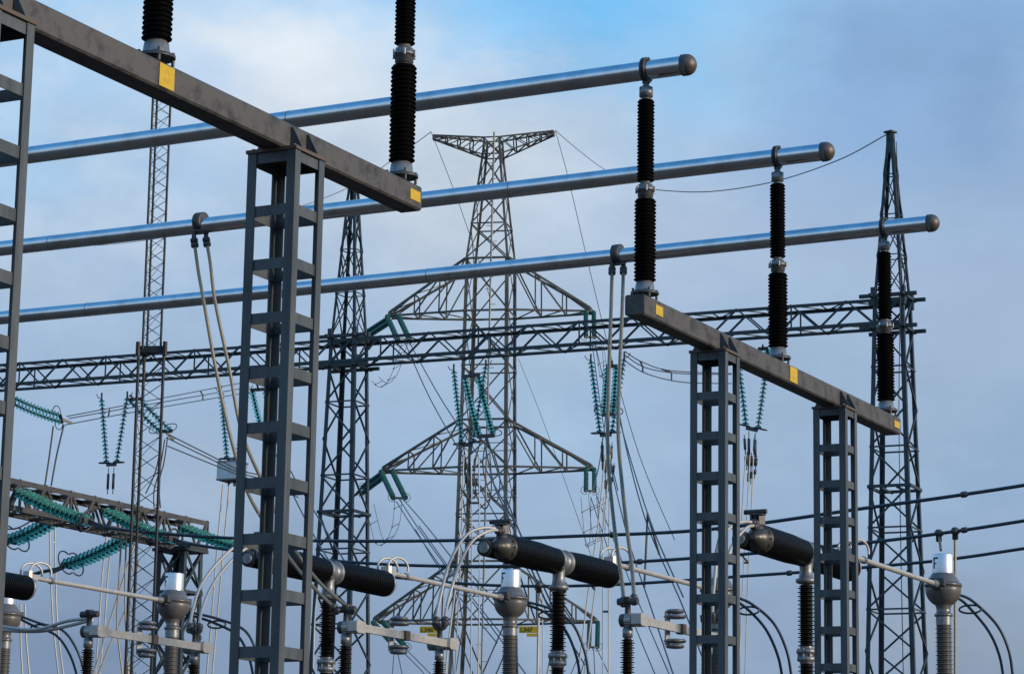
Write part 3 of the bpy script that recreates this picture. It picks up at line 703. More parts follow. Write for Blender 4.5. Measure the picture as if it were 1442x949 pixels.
# ------------------------------------------------------------------ circuit breakers
rzB = math.atan2(B.y, B.x) - math.pi / 2        # local +y -> B
def breaker():
    t = thing('circuit_breaker', (0, 0, 0), '', 'circuit breaker', 'horizontal black double-chamber breakers')
    Y, X = V((0, 1, 0)), V((1, 0, 0)); H = BRH
    m = MB()
    m.lathe(V((0, 0, H - .44)), Z, [(0, .12), (.02, .155), (.07, .155), (.08, .11), (.2, .095), (.3, .10), (.44, .12)], 20)
    m.lathe(V((0, -.16, H)), Y, [(0, .16), (.0, .2), (.045, .2), (.046, .155), (.29, .155), (.291, .2), (.335, .2), (.336, .16)], 24)
    for yy in (-.17, .17):
        for k in range(10):
            a = 2 * math.pi * k / 10; d = X * math.cos(a) + Z * math.sin(a); m.tube([V((0, yy - .03, H)) + d * .178, V((0, yy + .04, H)) + d * .178], .016, 6)
    m.build('tee_housing', 'cast', t)
    ml = MB()
    for s_ in (-1, 1):
        a, b = V((0, s_ * .18, H)), V((0, s_ * 1.82, H))
        m = MB(); prof = []; n = 26; L = 1.64
        prof = [(0, .15)]
        for i in range(n):
            tt = i * L / n; rr = .195 + .022 * min(1, (i + 1) / n * 2.6); h = L / n
            prof += [(tt + h * .1, rr - .03), (tt + h * .3, rr), (tt + h * .5, rr), (tt + h * .8, rr - .03)]
        prof.append((L, .15)); m.lathe(a, b - a, prof, 28, False); m.build('interrupter', 'porch', t)
        # grading capacitor beside the chamber
        cx = -.20; m = MB(); sheds(m, V((cx, s_ * .35, H + (.10 if s_ > 0 else -.02))), V((cx, s_ * 2.05, H + (.10 if s_ > 0 else -.02))), .10, .125, .115, .07, 16)
        cpn = m.build('grading_capacitor', 'porc', t)
        m = MB(); e = V((cx, s_ * 2.05, H + (.10 if s_ > 0 else -.02))); m.lathe(e, Y * s_, [(0, .125), (.05, .125), (.051, .10), (.06, .085), (.075, .085), (.08, .03)], 20); m.build('capacitor_cap', 'castd', cpn)
        m = MB(); m.lathe(e + Y * s_ * .076, Y * s_, [(0, .082), (.012, .078)], 20); m.build('capacitor_face', 'cast', cpn)
    # near knob
    m = MB(); m.lathe(V((0, -1.80, H)), -Y, [(0, .17), (0, .205), (.05, .205), (.051, .17), (.09, .175), (.16, .165), (.22, .13), (.26, .09), (.265, .088), (.28, .088), (.281, .05), (.285, .05)], 24)
    m.lathe(V((0, -2.08, H)), -Y, [(0, .07), (.02, .07), (.021, .045), (.03, .045), (.031, .02)], 20)
    for k in range(12):
        a = 2 * math.pi * k / 12; d = X * math.cos(a) + Z * math.sin(a); m.tube([V((0, -1.78, H)) + d * .185, V((0, -1.88, H)) + d * .185], .014, 6)
    m.build('end_housing', 'headd', t)
    m = MB(); m.lathe(V((0, -1.93, H + .12)), Z, [(0, .09), (.06, .09), (.061, .07), (.1, .07)], 14)
    for q in (-.06, 0, .06): m.bar(V((q, -1.93, H + .2)), V((q, -1.93, H + .33)), .035, .11)
    m.bar(V((-.1, -1.93, H + .345)), V((.1, -1.93, H + .345)), .14, .03); m.lathe(V((-.2, -1.93, H + .385)), X, [(0, .035), (.34, .035)], 12)
    m.build('terminal_pad', 'castd', t)
    # far end cap with terminal
    m = MB(); m.lathe(V((0, 1.80, H)), Y, [(0, .17), (0, .21), (.05, .21), (.07, .19), (.071, .05)], 24); m.build('end_plate', 'cast', t)
    m = MB(); m.bar(V((0, 1.86, H + .1)), V((0, 1.86, H + .30)), .24, .06); m.bar(V((0, 1.86, H + .2)), V((0, 2.05, H + .2)), .16, .1); m.build('terminal_block', 'alu', t)
    for s_ in (-.02, .18):
        m = MB(); c_ = V((-.10 + s_, 2.12, H + .30)); m.tube([c_ + (Y * math.cos(a) * .20 + X * math.cos(a) * .08 + Z * (.17 * math.sin(a))) for a in [-.25 + (math.pi + .5) * i / 14 for i in range(15)]], .02, 8); m.build('corona_loop', 'alu', t)
    # support column
    m = MB(); sheds(m, V((0, 0, H - 1.37)), V((0, 0, H - .46)), .085, .13, .105, .062, 20); m.build('upper_column', 'porcb', t)
    m = MB(); m.lathe(V((0, 0, H - 1.62)), Z, [(0, .10), (.02, .10), (.04, .14), (.09, .14), (.1, .11), (.14, .11), (.15, .15), (.2, .15), (.21, .10), (.25, .10)], 20)
    for k in range(8):
        a = 2 * math.pi * k / 8; d = X * math.cos(a) + Y * math.sin(a); m.tube([V((0, 0, H - 1.57)) + d * .13, V((0, 0, H - 1.40)) + d * .13], .014, 6)
    m.build('column_joint', 'cast', t)
    m = MB(); sheds(m, V((0, 0, H - 2.9)), V((0, 0, H - 1.62)), .085, .13, .105, .062, 20); m.build('lower_column', 'porcb', t)
    m = MB(); m.bar(V((0, 0, 0)), V((0, 0, H - 2.9)), .3, .3); m.bar(V((-.4, 0, 1.4)), V((.4, 0, 1.4)), .5, .7); m.build('pedestal', 'steel', t)
    return t
C0 = at(1135, 780, 40.0); BRH = C0.z
def br_at(px, py): return onz(px, py, BRH)
A0 = onz(463, 805, BRH)
brk = [at(1135, 780, 40.0), br_at(787, 791), br_at(463, 805)]
print('breakers', brk, 'u spacing', [(brk[i + 1] - brk[i]).length for i in range(2)], math.degrees(math.atan2((brk[2]-brk[0]).x, (brk[2]-brk[0]).y)))
zend = onz(38, 828, BRH)           # right end of the leftmost one
brk.append(zend - B * 1.86)
labs = ['black double-chamber breaker at right, passing behind the rightmost batten column', 'black double-chamber breaker in the middle, in front of the pylon',
        'black double-chamber breaker whose near end is hidden by the middle batten column', 'black breaker chamber at the left frame edge with only its far end showing']
pb = breaker()
for i, p in enumerate(brk):
    o = pb if i == 0 else copy_tree(pb); place(o, V((p.x, p.y, 0)), rzB, labs[i])

# ------------------------------------------------------------------ current transformers
def ct():
    t = thing('current_transformer', (0, 0, 0), '', 'transformer', 'ball-headed current transformers')
    H = CTH; X, Y = V((1, 0, 0)), V((0, 1, 0)); m = MB()
    prof = [(-.52, .125), (-.51, .155), (-.47, .155), (-.465, .128), (-.41, .120), (-.37, .123), (-.335, .136)]
    prof += [(-.05 + .305 * math.sin(a), .305 * math.cos(a)) for a in [-1.1 + .1 * i for i in range(12)]] + [(.0, .301), (.001, .318), (.03, .318), (.031, .295), (.08, .276), (.14, .24), (.19, .205), (.215, .19)]
    m.lathe(V((0, 0, H)), Z, prof, 32); m.build('head', 'paint', t)
    m = MB(); m.lathe(V((0, 0, H + .21)), Z, [(0, .178), (.315, .178), (.33, .17), (.335, .05)], 32); cyl = m.build('bellows_cover', 'silver', t)
    m = MB()
    for (x0, x1, y0, y1) in ((-.05, -.02, .08, .27), (-.02, .05, .24, .27), (-.02, .02, .155, .175)):
        for k in range(3):
            def pp(x, y): a = -2.02 + x / .178; return V((math.cos(a) * .1815, math.sin(a) * .1815, H + .21 + y))
            xa, xb = x0 + (x1 - x0) * k / 3, x0 + (x1 - x0) * (k + 1) / 3
            m.add([pp(xa, y0), pp(xb, y0), pp(xb, y1), pp(xa, y1)], [(0, 1, 2, 3)])
    m.build('level_mark', 'black', cyl)
    m = MB()
    for k in range(16):
        a = 2 * math.pi * k / 16; d = X * math.cos(a) + Y * math.sin(a); m.tube([V((0, 0, H + .0)) + d * .306 - Z * .015, V((0, 0, H + .045)) + d * .306], .012, 6)
    m.build('rim_bolts', 'castd', t)
    for s_ in (-1, 1):
        m = MB(); m.bar(V((0, s_ * .25, H - .02)), V((0, s_ * .38, H - .02)), .16, .12); m.bar(V((-.14, s_ * .33, H + .03)), V((.14, s_ * .33, H + .03)), .14, .13); m.lathe(V((0, s_ * .38, H)), Y * s_, [(0, .07), (.06, .07)], 12)
        m.build('terminal', 'castd', t)
    m = MB(); m.lathe(V((0, 0, H - .66)), Z, [(0, .13), (.16, .13)], 24); m.build('neck_flange', 'cast', t)
    m = MB(); sheds(m, V((0, 0, H - 2.7)), V((0, 0, H - .66)), .115, .145, .13, .075, 24); m.build('insulator_body', 'porcg', t)
    m = MB(); m.bar(V((0, 0, 0)), V((0, 0, H - 3.1)), .3, .3); m.bar(V((0, 0, H - 3.1)), V((0, 0, H - 2.7)), .5, .5); m.build('pedestal', 'steel', t)
    return t
def along(Pb, px, py): return onplane(px, py, Pb, B)
ctp = [along(brk[0], 1328, 818), along(brk[1], 1011, 836), along(brk[2], 719, 842), along(brk[3], 244, 852)]
CTH = sum(p.z for p in ctp) / 4
print('CT', ctp, CTH, BRH)
ctl = ['grey ball-headed transformer with silver cylinder at far right, under two dropper leads', 'grey ball-headed transformer mostly hidden behind the left column of the right gantry',
       'grey ball-headed transformer whose silver cylinder is behind the middle breaker', 'grey ball-headed transformer at left in front of the short lattice post', 'grey ball-headed transformer at the left edge, partly behind the nearest column']
pct = ct(); xe = onz(8, 866, CTH); allct = [onz(proj(V((p.x, p.y, CTH)))[0], proj(V((p.x, p.y, CTH)))[1], CTH) for p in ctp] + [xe]
for i, p in enumerate(allct):
    o = pct if i == 0 else copy_tree(pct); place(o, V((p.x, p.y, 0)), rzB, ctl[i])
# silver connecting tubes breaker -> transformer
for i in range(4):
    a = V((brk[i].x, brk[i].y, BRH + .2)) + B * 2.0; b = V((allct[i].x, allct[i].y, CTH)) - B * .40
    t = thing('connecting_tube', tuple(a), ['silver tube from the right breaker to the far right transformer', 'silver tube sloping from the middle breaker behind the gantry column', 'silver tube from the left-centre breaker to the central transformer', 'silver tube from the left edge breaker to the left transformer'][i], 'tube', 'silver connecting tubes')
    m = MB(); m.tube([a, b], .042, 12); m.build('tube', 'alu', t)
    d = (b - a).normalized(); 
    for q, pf in ((a - d * .02, [(0, .06), (.1, .06)]), (a + d * .5, [(0, .06), (.07, .06)]), (b - d * .15, [(0, .055), (.15, .075)])): m = MB(); m.lathe(q, d, pf, 10); m.build('clamp', 'cast', t)
# twin dark cables leaving transformers on the far side
curves = [[(1346, 840), (1362, 852), (1392, 888), (1408, 925), (1414, 965)], [(1030, 843), (1050, 855), (1078, 885), (1096, 925), (1103, 965)],
          [(738, 850), (768, 862), (795, 885), (812, 925), (818, 965)], [(262, 864), (300, 876), (335, 895), (352, 930), (358, 965)], [(26, 870), (50, 882), (80, 895), (100, 925), (112, 965)]]
cl = ['twin black cables arching down from the far right transformer', 'twin black cables arching down right of the left column of the right gantry', 'twin black cables arching down behind the middle breaker column', 'twin dark cables arching from the left transformer towards the middle column', 'twin dark cables arching down left of the first disconnector']
for i, cv in enumerate(curves):
    P0 = V((allct[i].x, allct[i].y, 0)); t = thing('cable_pair', tuple(allct[i]), cl[i], 'cable', 'twin cables behind the transformers')
    base = [onplane(x, y, P0 + B * (.3 + .12 * j), -U if True else B) for j, (x, y) in enumerate(cv)]
    for j, off in enumerate((V((0, 0, 0)), -U * .16 + Z * .10)):
        P = spline([p + off * min(1, .35 + .3 * q) for q, p in enumerate(base)], 8); m = MB(); m.tube(P, .025, 8); m.build('cable', 'dark', t)
    m = MB(); c_ = base[1].lerp(base[2], .15); m.tube([c_ + (U * math.cos(a) * .2 + Z * math.sin(a) * .07) for a in [2 * math.pi * k / 14 for k in range(14)]], .018, 6, True); m.build('spacer', 'castd', t)

# ------------------------------------------------------------------ disconnectors
def disconnector():
    t = thing('disconnector_switch', (0, 0, 0), '', 'disconnector', 'centre-break disconnector switches')
    H = DH; X, Y = V((1, 0, 0)), V((0, 1, 0)); L = DL
    for i, yy in enumerate((0, L)):
        m = MB(); sheds(m, V((0, yy, H - 1.9)), V((0, yy, H - .24)), .055, .095, .08, .062, 18); ins = m.build('post', 'porcb', t)
        m = MB(); m.lathe(V((0, yy, H - .26)), Z, [(0, .045), (.04, .045), (.041, .065), (.16, .065), (.161, .05), (.2, .05)], 18); m.build('post_cap', 'cast', ins)
        m = MB(); m.lathe(V((.17 if i == 0 else .10, yy, H)), -X, [(0, .02), (.02, .075), (.05, .085), (.10, .085), (.105, .09), (.2, .09), (.21, .085), (.26, .085), (.28, .05), (.285, .02)], 18); hd = m.build('swivel_head', 'castd' if i == 0 else 'cast', t)
        m = MB(); s_ = 1 if i == 0 else -1
        m.lathe(V((-.02, yy, H)), X, [(0, .09), (.09, .09)], 20)
        c_ = [V((.03, yy + s_ * (-.02 + .11 * math.cos(a)) , H + .085 * math.sin(a))) for a in [math.pi / 2 + math.pi * k / 10 for k in range(11)]]
        m.prism([V((q.x, q.y, q.z)) for q in ([V((.0, yy - s_ * .0, H - .085))] if 0 else [])] or [V((.10, yy + .18 * y_, H + .08 * z_)) for y_, z_ in ((-.7, -.7), (-.5, -1), (.5, -1), (.7, -.7), (.7, .7), (.5, 1), (-.5, 1), (-.7, .7))], X * .14)
        m.build('contact_head', 'alu', t)
        m = MB(); m.lathe(V((0, yy, H + .08)), Z, [(0, .04), (.14, .035), (.15, .06), (.22, .06)], 12)
        if i: 
            for q in (-.08, .08): m.tube([V((0, yy, H + .2)), V((q, yy, H + .24)), V((q * 1.1, yy, H + .32))], .03, 10)
        else: m.tube([V((-.14, yy, H + .24)), V((.14, yy, H + .24))], .045, 12)
        m.build('terminal', 'castd', t)
    for i, (y0, y1, dz) in enumerate(((.1, L * .5 - .06, 0), (L * .5 + .04, L - .08, 0))):
        m = MB(); m.bar(V((.17, y0, H)), V((.17, y1, H)), .05, .105); 
        for k in range(4): q = y0 + (y1 - y0) * (k + .5) / 4; m.lathe(V((.19, q, H + .015)), X, [(0, .008), (.012, .008)], 8)
        m.build('arm', 'alu', t)
    m = MB(); m.bar(V((.18, L * .5 - .07, H)), V((.18, L * .5 + .05, H)), .10, .13); m.build('centre_contact', 'edge', t)
    m = MB()
    for dz in (.16, .23, -.16, -.23):
        r_ = .13 if abs(dz) < .2 else .105
        m.lathe(V((.12, L * .5 - .08, H + dz - .028)), Z, [(0, r_ * .6), (.006, r_), (.028, r_ + .025), (.05, r_), (.056, r_ * .6)], 20)
    m.bar(V((.05, L * .5 - .17, H - .22)), V((.05, L * .5 - .17, H + .22)), .03, .07)
    m.build('corona_rings', 'cast', t)
    m = MB(); m.bar(V((0, -.3, H - 2.0)), V((0, L + .3, H - 2.0)), .2, .2)
    for yy in (0, L): m.bar(V((0, yy, 0)), V((0, yy, H - 2.1)), .22, .22)
    m.build('base_frame', 'steel', t)
    return t
D0 = at(884, 873, 34.5); DH = D0.z
# arm length from the pixel span of the middle switch
dm0 = onz(487, 883, DH); dm1 = onplane(619, 904, dm0, B); DL = (dm1 - dm0).length
dps = [D0, dm0, onz(125, 889, DH)]
print('DISC', D0, dm0, dps[2], DL)
dl = ['centre-break disconnector at right centre, its arm passing behind the gantry column', 'centre-break disconnector in the middle, right of the near column, with stacked rings', 'centre-break disconnector at lower left in front of the slim mast']
pd = disconnector()
for i, p in enumerate(dps):
    o = pd if i == 0 else copy_tree(pd); place(o, V((p.x, p.y, 0)), rzB, dl[i])

# ------------------------------------------------------------------ droppers and jumpers
def twin(name, lists, r, m_, label, cat='cable', group=None, ends=True, extra=None):
    t = thing(name, tuple(lists[0][0]), label, cat, group)
    for L in lists: m = MB(); m.tube(spline(L, 10), r, 8); m.build('cable', m_, t)
    if ends:
        for L in lists:
            for e, nx in ((L[0], L[1]), (L[-1], L[-2])):
                d = (nx - e).normalized(); m = MB()
                for q in (0, .075): m.lathe(e + d * q, d, [(0, .03), (.01, .055), (.055, .055), (.07, .03)], 10)
                m.build('terminal_clamp', 'castd', t)
    return t
def seq(pts, P0, P1):      # pixel polyline, distance blended from P0.y to P1.y by height
    n = len(pts); return [at(x, y, P0.y + (P1.y - P0.y) * i / (n - 1)) for i, (x, y) in enumerate(pts)]
def bus_clamp(P, root, tops):
    for q in tops:
        m = MB(); m.bar(V((q.x, q.y, P.z - .12)), q, .05, .04); m.build('clamp_link', 'castd', root)
    m = MB(); m.lathe(P - U * .06, U, [(0, .115), (0, .145), (.12, .145), (.12, .115)], 28); m.build('bus_clamp', 'castd', root)
    m = MB(); m.bar(P - Z * .14 - U * .12, P - Z * .14 + U * .12, .06, .05); m.build('clamp_foot', 'castd', root)
K2 = onplane(283, 317, posts_r[1], U); K2.z = HT; K3 = onplane(870, 359, posts_r[2], U); K3.z = HT
print('K', K2, K3, proj(K2), proj(K3))
tp = V((dps[1].x, dps[1].y, 0))
t = twin('dropper_pair', [seq([(273, 336), (279, 380), (287, 425), (304, 520), (326, 620), (352, 700), (400, 775), (440, 825), (478, 862)], K2, tp),
      seq([(290, 335), (296, 370), (303, 425), (323, 520), (341, 610), (375, 690), (410, 765), (452, 822), (500, 862)], K2, tp)], .024, 'cable',
      'twin brass-grey dropper cables falling from the middle busbar behind the near column', group='dropper cables from the busbars')
bus_clamp(K2, t, [at(273, 336, K2.y), at(290, 335, K2.y)])
tp = V((dps[0].x, dps[0].y, 0))
t = twin('dropper_pair', [seq([(862, 377), (860, 450), (857, 540), (856, 640), (865, 740), (876, 820), (878, 850)], K3, tp),
      seq([(878, 377), (876, 440), (872, 540), (871, 620), (880, 720), (890, 800), (893, 848)], K3, tp)], .026, 'cable',
      'twin silver dropper cables falling nearly straight from the lowest busbar to a disconnector', group='dropper cables from the busbars')
bus_clamp(K3, t, [at(862, 377, K3.y), at(878, 377, K3.y)])
# breaker knob -> disconnector far post
jl = ['twin pale cables arching from the right breaker down behind the gantry column', 'twin pale cables arching from the middle breaker down to its disconnector', 'twin pale cables arching past the left side of the middle column']
jp = [[[(1066, 736), (1040, 736), (1015, 760), (1005, 830), (1003, 875)], [(1066, 740), (1050, 744), (1028, 775), (1016, 835), (1012, 875)]],
      [[(708, 746), (680, 743), (655, 755), (632, 795), (618, 850), (613, 880)], [(708, 748), (690, 747), (665, 762), (645, 800), (630, 850), (626, 880)]],
      [[(372, 757), (352, 757), (318, 780), (285, 820), (271, 860), (267, 888)], [(372, 760), (362, 762), (330, 785), (300, 822), (284, 860), (280, 888)]]]
for i in range(3):
    kn = brk[i] - B * 1.95; en = dps[i] + B * DL
    twin('breaker_jumper', [seq(L, kn, en) for L in jp[i]], .024, 'white', jl[i], group='pale jumpers of the breakers')
# leads from the left disconnector to the frame edge
q0 = dps[2]
twin('breaker_jumper', [[at(130, 870, q0.y), at(95, 874, q0.y + .5), at(50, 886, q0.y + 1), at(5, 882, q0.y + 1.6), at(-30, 872, q0.y + 2)], [at(130, 872, q0.y), at(100, 880, q0.y + .5), at(60, 888, q0.y + 1), at(20, 888, q0.y + 1.6), at(-30, 884, q0.y + 2)]], .024, 'white', 'twin pale leads sagging left from the lower left disconnector', 'cable', 'pale jumpers of the breakers', ends=False)

# white verticals and thin wires ------------------------------------------------
def wires(name, label, lists, Y, r, m_, group, spacer=None):
    ys = Y if isinstance(Y, tuple) else (Y, Y)
    def mk(pts): n = len(pts); return [at(x, y, ys[0] + (ys[1] - ys[0]) * i / (n - 1)) for i, (x, y) in enumerate(pts)]
    if len(lists) == 1:
        P = mk(lists[0]); return cable(name, P, r, m_, label, 'wire', group, 5)
    t = thing(name, tuple(mk(lists[0])[0]), label, 'wire', group); pp = []
    for L in lists: P = mk(L); P = spline(P, 8) if len(P) > 2 else P; pp.append(P); m = MB(); m.tube(P, r, 5); m.build('wire', m_, t)
    if spacer:
        for s_ in spacer:
            m = MB()
            for a, b in zip(pp, pp[1:]): i = min(len(a) - 1, int(s_ * (len(a) - 1))); j = min(len(b) - 1, int(s_ * (len(b) - 1))); m.tube([a[i], b[j]], r * 1.6, 5)
            m.build('spacer', 'castd', t)
    return t
g1, g2 = 'pale dropper wires', 'thin dark wires'
W = [
 ('jumper_wires', 'dark looping wires in front of the pylon body below its V string', [[(676, 622), (668, 660), (672, 700), (684, 716), (692, 690), (690, 640)], [(684, 622), (680, 655), (688, 690), (700, 705), (704, 672), (696, 640)]], 90, .024, 'wire', 'thin dark wires', None),
 ('dropper_wires', 'pale wire pair falling from the pylon region past the central transformer', [[(757, 830), (758, 880), (760, 955)], [(764, 830), (764, 880), (765, 955)]], 86, .02, 'white', 'pale dropper wires', None),
 ('line_wires', 'thin dark guy wires crossing behind the left end of the middle breaker', [[(585, 745), (612, 790), (648, 842), (700, 905)], [(590, 740), (622, 785), (660, 835), (712, 900)]], (150, 130), .03, 'wire', 'thin dark wires', None),
 ('line_wires', 'two thin wires sagging at the left edge under the lower truss', [[(-10, 742), (22, 744), (52, 728)], [(-10, 752), (25, 752), (60, 730)]], 66, .02, 'wire', 'thin dark wires', None),
 ('dropper_wires', 'pale wire pair hanging from the far left strain string to the lower truss', [[(75, 600), (69, 645), (63, 684)], [(90, 598), (80, 640), (72, 684)]], 85, .028, 'lite', g1, None),
 ('dropper_wires', 'pale wire pair hanging below the lower truss near the left edge', [[(70, 735), (71, 800), (75, 880), (83, 955)], [(77, 735), (78, 800), (81, 880), (90, 955)]], 85, .03, 'white', g1, (.7,)),
 ('dropper_wires', 'pale wire pair rising beside the left edge breaker', [[(29, 850), (29, 900), (32, 955)], [(35, 850), (37, 900), (42, 955)]], 60, .022, 'white', g1, None),
 ('dropper_wires', 'pale wire pair left of the slim mast behind the first disconnector', [[(151, 745), (144, 810), (140, 870), (134, 955)], [(159, 745), (152, 810), (148, 870), (140, 955)]], 85, .03, 'white', g1, None),
 ('dropper_wires', 'two pale wires crossing diagonally behind the slim mast down to lower left', [[(190, 765), (172, 820), (150, 890), (128, 960)], [(196, 790), (180, 850), (158, 900), (134, 960)]], 64, .026, 'white', g1, None),
 ('dropper_wires', 'darker cable pair falling just left of the slim mast', [[(171, 752), (168, 810), (165, 880), (174, 960)], [(178, 752), (176, 820), (177, 880), (181, 960)]], 63, .022, 'cable', g1, None),
 ('dropper_wires', 'pale wire pair falling from the hanging box behind the breaker jumpers', [[(314, 682), (306, 770), (298, 870), (290, 960)], [(323, 682), (315, 770), (306, 870), (298, 960)]], 84, .03, 'white', g1, None),
 ('dropper_wires', 'wires hanging from the strain string beside the slim mast', [[(232, 618), (225, 660), (217, 690), (217, 715)], [(236, 615), (231, 650), (224, 680), (226, 715)], [(228, 612), (220, 660), (205, 695)]], 86, .022, 'wire', g2, None),
 ('dropper_wires', 'pale wires hanging in a bundle in front of the pylon body', [[(653, 640), (651, 700), (648, 800), (640, 960)], [(663, 640), (664, 720), (664, 830), (663, 960)], [(674, 640), (675, 720), (675, 830), (673, 960)]], 88, .026, 'white', g1, (.3,)),
 ('dropper_wires', 'pale slanting wire in front of the pylon left leg', [[(648, 750), (642, 820), (632, 900), (626, 960)]], 84, .032, 'white', g1, None),
 ('dropper_wires', 'pale slanting wire pair below the right pylon arm, with a small dark spacer', [[(852, 640), (842, 740), (830, 820), (813, 955)], [(859, 640), (850, 740), (838, 830), (822, 955)]], 86, .028, 'white', g1, (.68,)),
 ('dropper_wires', 'pale straight wire pair right of the slanting ones, left of the disconnector post', [[(850, 700), (849, 800), (849, 955)], [(858, 700), (857, 800), (857, 955)]], 86, .024, 'white', g1, (.7,)),
 ('dropper_wires', 'pale wires hanging between the two right batten columns', [[(1056, 640), (1052, 720), (1046, 820), (1040, 955)], [(1061, 640), (1058, 720), (1053, 820), (1049, 955)], [(1050, 640), (1045, 720), (1041, 800), (1036, 900)]], 88, .022, 'white', g1, (.6,)),
 ('dropper_wires', 'single pale wire beside the left leg of the middle batten column', [[(441, 940), (444, 860), (452, 800)]], 62, .02, 'white', g1, None),
 ('line_wires', 'three thin wires rising gently to the right from the far left strain string', [[(94, 586), (200, 566), (345, 538)], [(97, 589), (200, 571), (352, 545)], [(92, 598), (200, 578), (352, 552)]], (90, 120), .02, 'wire', g2, (.35, .8)),
 ('line_wires', 'three thin wires falling to the right behind the hanging box', [[(238, 612), (290, 638), (345, 664), (400, 672)], [(234, 616), (290, 643), (345, 668), (410, 680)], [(236, 628), (290, 650), (345, 672), (420, 700)]], (90, 96), .022, 'wire', g2, (.9,)),
 ('line_wires', 'two dark wires slanting down behind the middle batten column', [[(378, 612), (405, 680), (440, 750), (470, 800)], [(384, 612), (414, 672), (452, 735), (485, 790)]], (90, 70), .022, 'wire', g2, None),
 ('line_wires', 'dark wires slanting down-right from the upper left pylon arm', [[(570, 482), (605, 560), (650, 640), (700, 730), (760, 830), (835, 955)], [(574, 478), (620, 560), (672, 640), (730, 745)]], (175, 130), .035, 'wire', g2, None),
 ('line_wires', 'dark wires slanting down-right from the middle left pylon arm', [[(563, 704), (590, 745), (630, 800), (690, 880), (745, 955)], [(567, 702), (600, 740), (640, 790)], [(558, 706), (585, 748), (622, 800)]], (175, 130), .035, 'wire', g2, None),
 ('line_wires', 'dark wires slanting down from the lowest left pylon arm', [[(568, 918), (590, 940), (605, 958)], [(572, 914), (600, 942), (615, 958)], [(560, 918), (568, 958)], [(555, 915), (552, 958)]], (175, 160), .03, 'wire', g2, None),
 ('line_wires', 'dark wires slanting down from the strain pair in front of the pylon body', [[(688, 622), (706, 680), (730, 745), (790, 880)], [(682, 622), (695, 680), (712, 720), (770, 850)]], (88, 70), .026, 'wire', g2, None),
 ('line_wires', 'three dark wires slanting steeply to the lower right beside the twin silver droppers', [[(868, 560), (884, 640), (912, 740), (960, 850), (1000, 955)], [(872, 590), (892, 660), (920, 745), (962, 840)], [(858, 650), (885, 760), (915, 850), (950, 955)]], (90, 60), .02, 'wire', g2, (.6,)),
 ('line_wires', 'thin dark wires sagging from the truss behind the left end of the right gantry', [[(880, 495), (905, 510), (945, 522), (1030, 526)], [(880, 500), (910, 518), (960, 526), (1030, 527)], [(880, 508), (910, 526), (960, 538), (1030, 540)]], (91, 100), .02, 'wire', g2, (.3, .6)),
 ('line_wires', 'thin dark wires at the right tips of the pylon arms, falling to lower right', [[(834, 484), (850, 600), (870, 690)], [(838, 484), (853, 560), (846, 640), (835, 690)]], (175, 120), .03, 'wire', g2, None),
 ('line_wires', 'dark wires falling from the right tip of the middle pylon arm', [[(832, 700), (862, 790), (890, 870), (925, 955)], [(840, 698), (868, 770), (900, 850), (945, 955)]], (175, 120), .03, 'wire', g2, None),
 ('line_wires', 'fan of dark wires below the right tip of the lowest pylon arm', [[(828, 912), (815, 958)], [(836, 914), (838, 958)], [(840, 912), (862, 958)], [(822, 905), (800, 958)]], 172, .03, 'wire', g2, None),
 ('earth_wire', 'thin earth wire from the left tip of the pylon top running down past its body', [[(607, 186), (640, 270), (675, 370), (690, 420)]], (180, 150), .022, 'wire', g2, None),
 ('earth_wire', 'thin earth wire running left from the pylon top to the middle batten column', [[(607, 186), (560, 220), (500, 260), (420, 292), (330, 315), (180, 342), (40, 350)]], (180, 320), .03, 'wire', g2, None),
 ('earth_wire', 'thin earth wire falling right from the right tip of the pylon top', [[(782, 184), (800, 250), (828, 370), (860, 500), (900, 640), (950, 760)]], (180, 140), .022, 'wire', g2, None),
 ('earth_wire', 'thin earth wire from the pylon top right tip towards the middle busbar', [[(782, 184), (815, 212), (850, 238), (880, 252)]], (180, 230), .025, 'wire', g2, None),
 ('earth_wire', 'thin sagging earth wire tied to the peak of the right lattice mast', [[(900, 262), (930, 268), (1000, 270), (1090, 256), (1180, 226), (1248, 190)]], (130, 90), .022, 'wire', g2, None),
 ('earth_wire', 'hair-thin wire slanting down right of the pylon body', [[(730, 505), (760, 580), (800, 690), (835, 790)]], (175, 150), .016, 'wire', g2, None),
 ('mast_cable', 'thin down lead along the right side of the right lattice mast', [[(1262, 200), (1265, 280), (1268, 400), (1266, 600), (1272, 955)]], 89.2, .016, 'wire', g2, None),
]
for wd in W: wires(*wd)
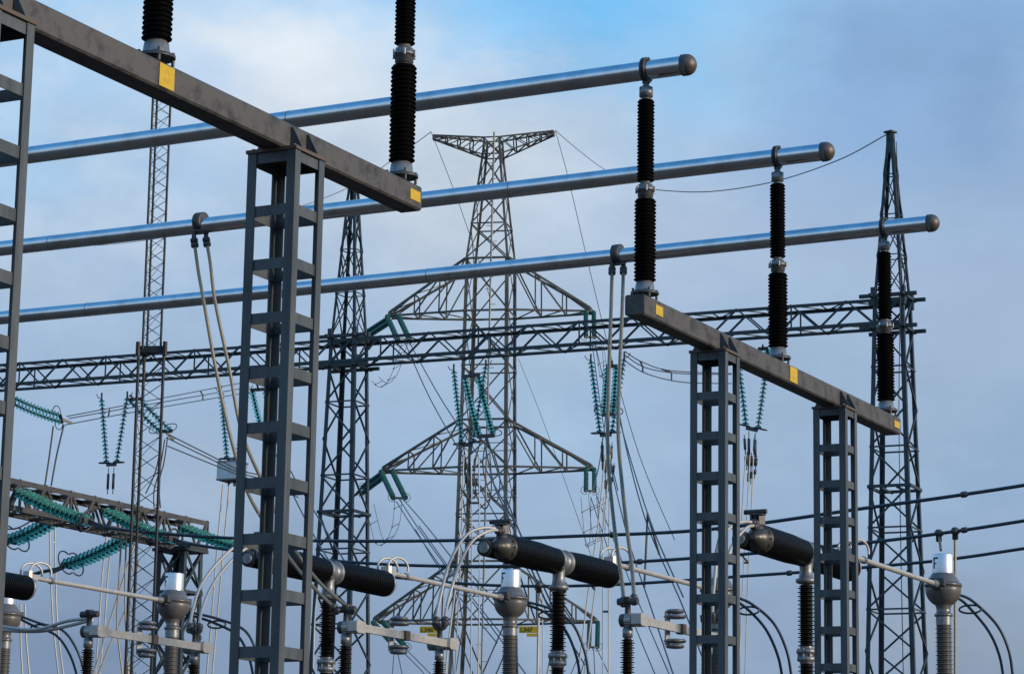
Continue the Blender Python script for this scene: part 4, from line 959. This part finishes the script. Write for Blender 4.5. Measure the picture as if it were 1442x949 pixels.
# turnbuckle clusters under the V strings
for (cx, cy, y1, lb_) in ((1056, 612, 692, 'cluster of dark turnbuckles hanging between the two right batten columns'), (855, 622, 700, 'cluster of dark turnbuckles beside the twin silver droppers'), (662, 640, 700, 'cluster of dark turnbuckles in front of the pylon body')):
    P = under(cx, cy); t = thing('turnbuckle_cluster', tuple(P), lb_, 'fitting', 'turnbuckle clusters')
    n = 0
    for (ox, h0, h1) in ((-8, 0, 50), (-3, 18, 78), (2, 25, 70), (7, 0, 55), (10, 30, 62)):
        a, b = under(cx + ox, cy + h0), under(cx + ox * .6, cy + h1); d = (b - a); l = d.length; m = MB()
        m.lathe(a, d, [(0, .015), (l * .1, .015), (l * .11, .045), (l * .42, .045), (l * .43, .02), (l * .6, .02), (l * .61, .05), (l * .8, .05), (l * .81, .015), (l, .015)], 8); m.build('turnbuckle', 'cable' if n % 2 else 'castd', t); n += 1
# lead pairs from conductor 2 to the far right transformer, and others
for (xs, lab_) in (((1322, 1345), 'two short leads dropping from the middle thick conductor to the far right transformer'), ((996, 1016), 'two short leads dropping beside the transformer behind the gantry column'), ((759, 794), 'two pale leads dropping from the lowest thick conductor behind the middle breaker')):
    t = None
    for j, x in enumerate(xs):
        ln = {1322: 1, 1345: 1, 996: 0, 1016: 0, 759: 2, 794: 2}[x]
        ytop = {1322: 751, 1345: 748, 996: 745, 1016: 744, 759: 824, 794: 824}[x]
        top = onplane(x, ytop, lend[ln][0], -U)
        bot = {1322: at(1325, 775, top.y - .2), 1345: at(1345, 955, top.y), 996: at(998, 790, top.y), 1016: at(1003, 800, top.y), 759: at(757, 955, top.y), 794: at(770, 955, top.y)}[x]
        if t is None: t = thing('drop_lead', tuple(top), lab_, 'wire', 'leads under the thick conductors')
        m = MB(); m.tube([top, bot], .028, 6); m.build('wire', 'white' if ln == 2 else 'cable', t)
        m = MB(); m.lathe(top + Z * .08, -Z, [(0, .05), (.05, .09), (.12, .09), (.13, .06), (.24, .06), (.25, .03)], 10); m.build('clamp', 'castd', t)
for k, p in enumerate(((posts_r[0], 912), (posts_l[0], 562))): print('post', proj(p[0]), proj(p[0] - Z * 2.656))
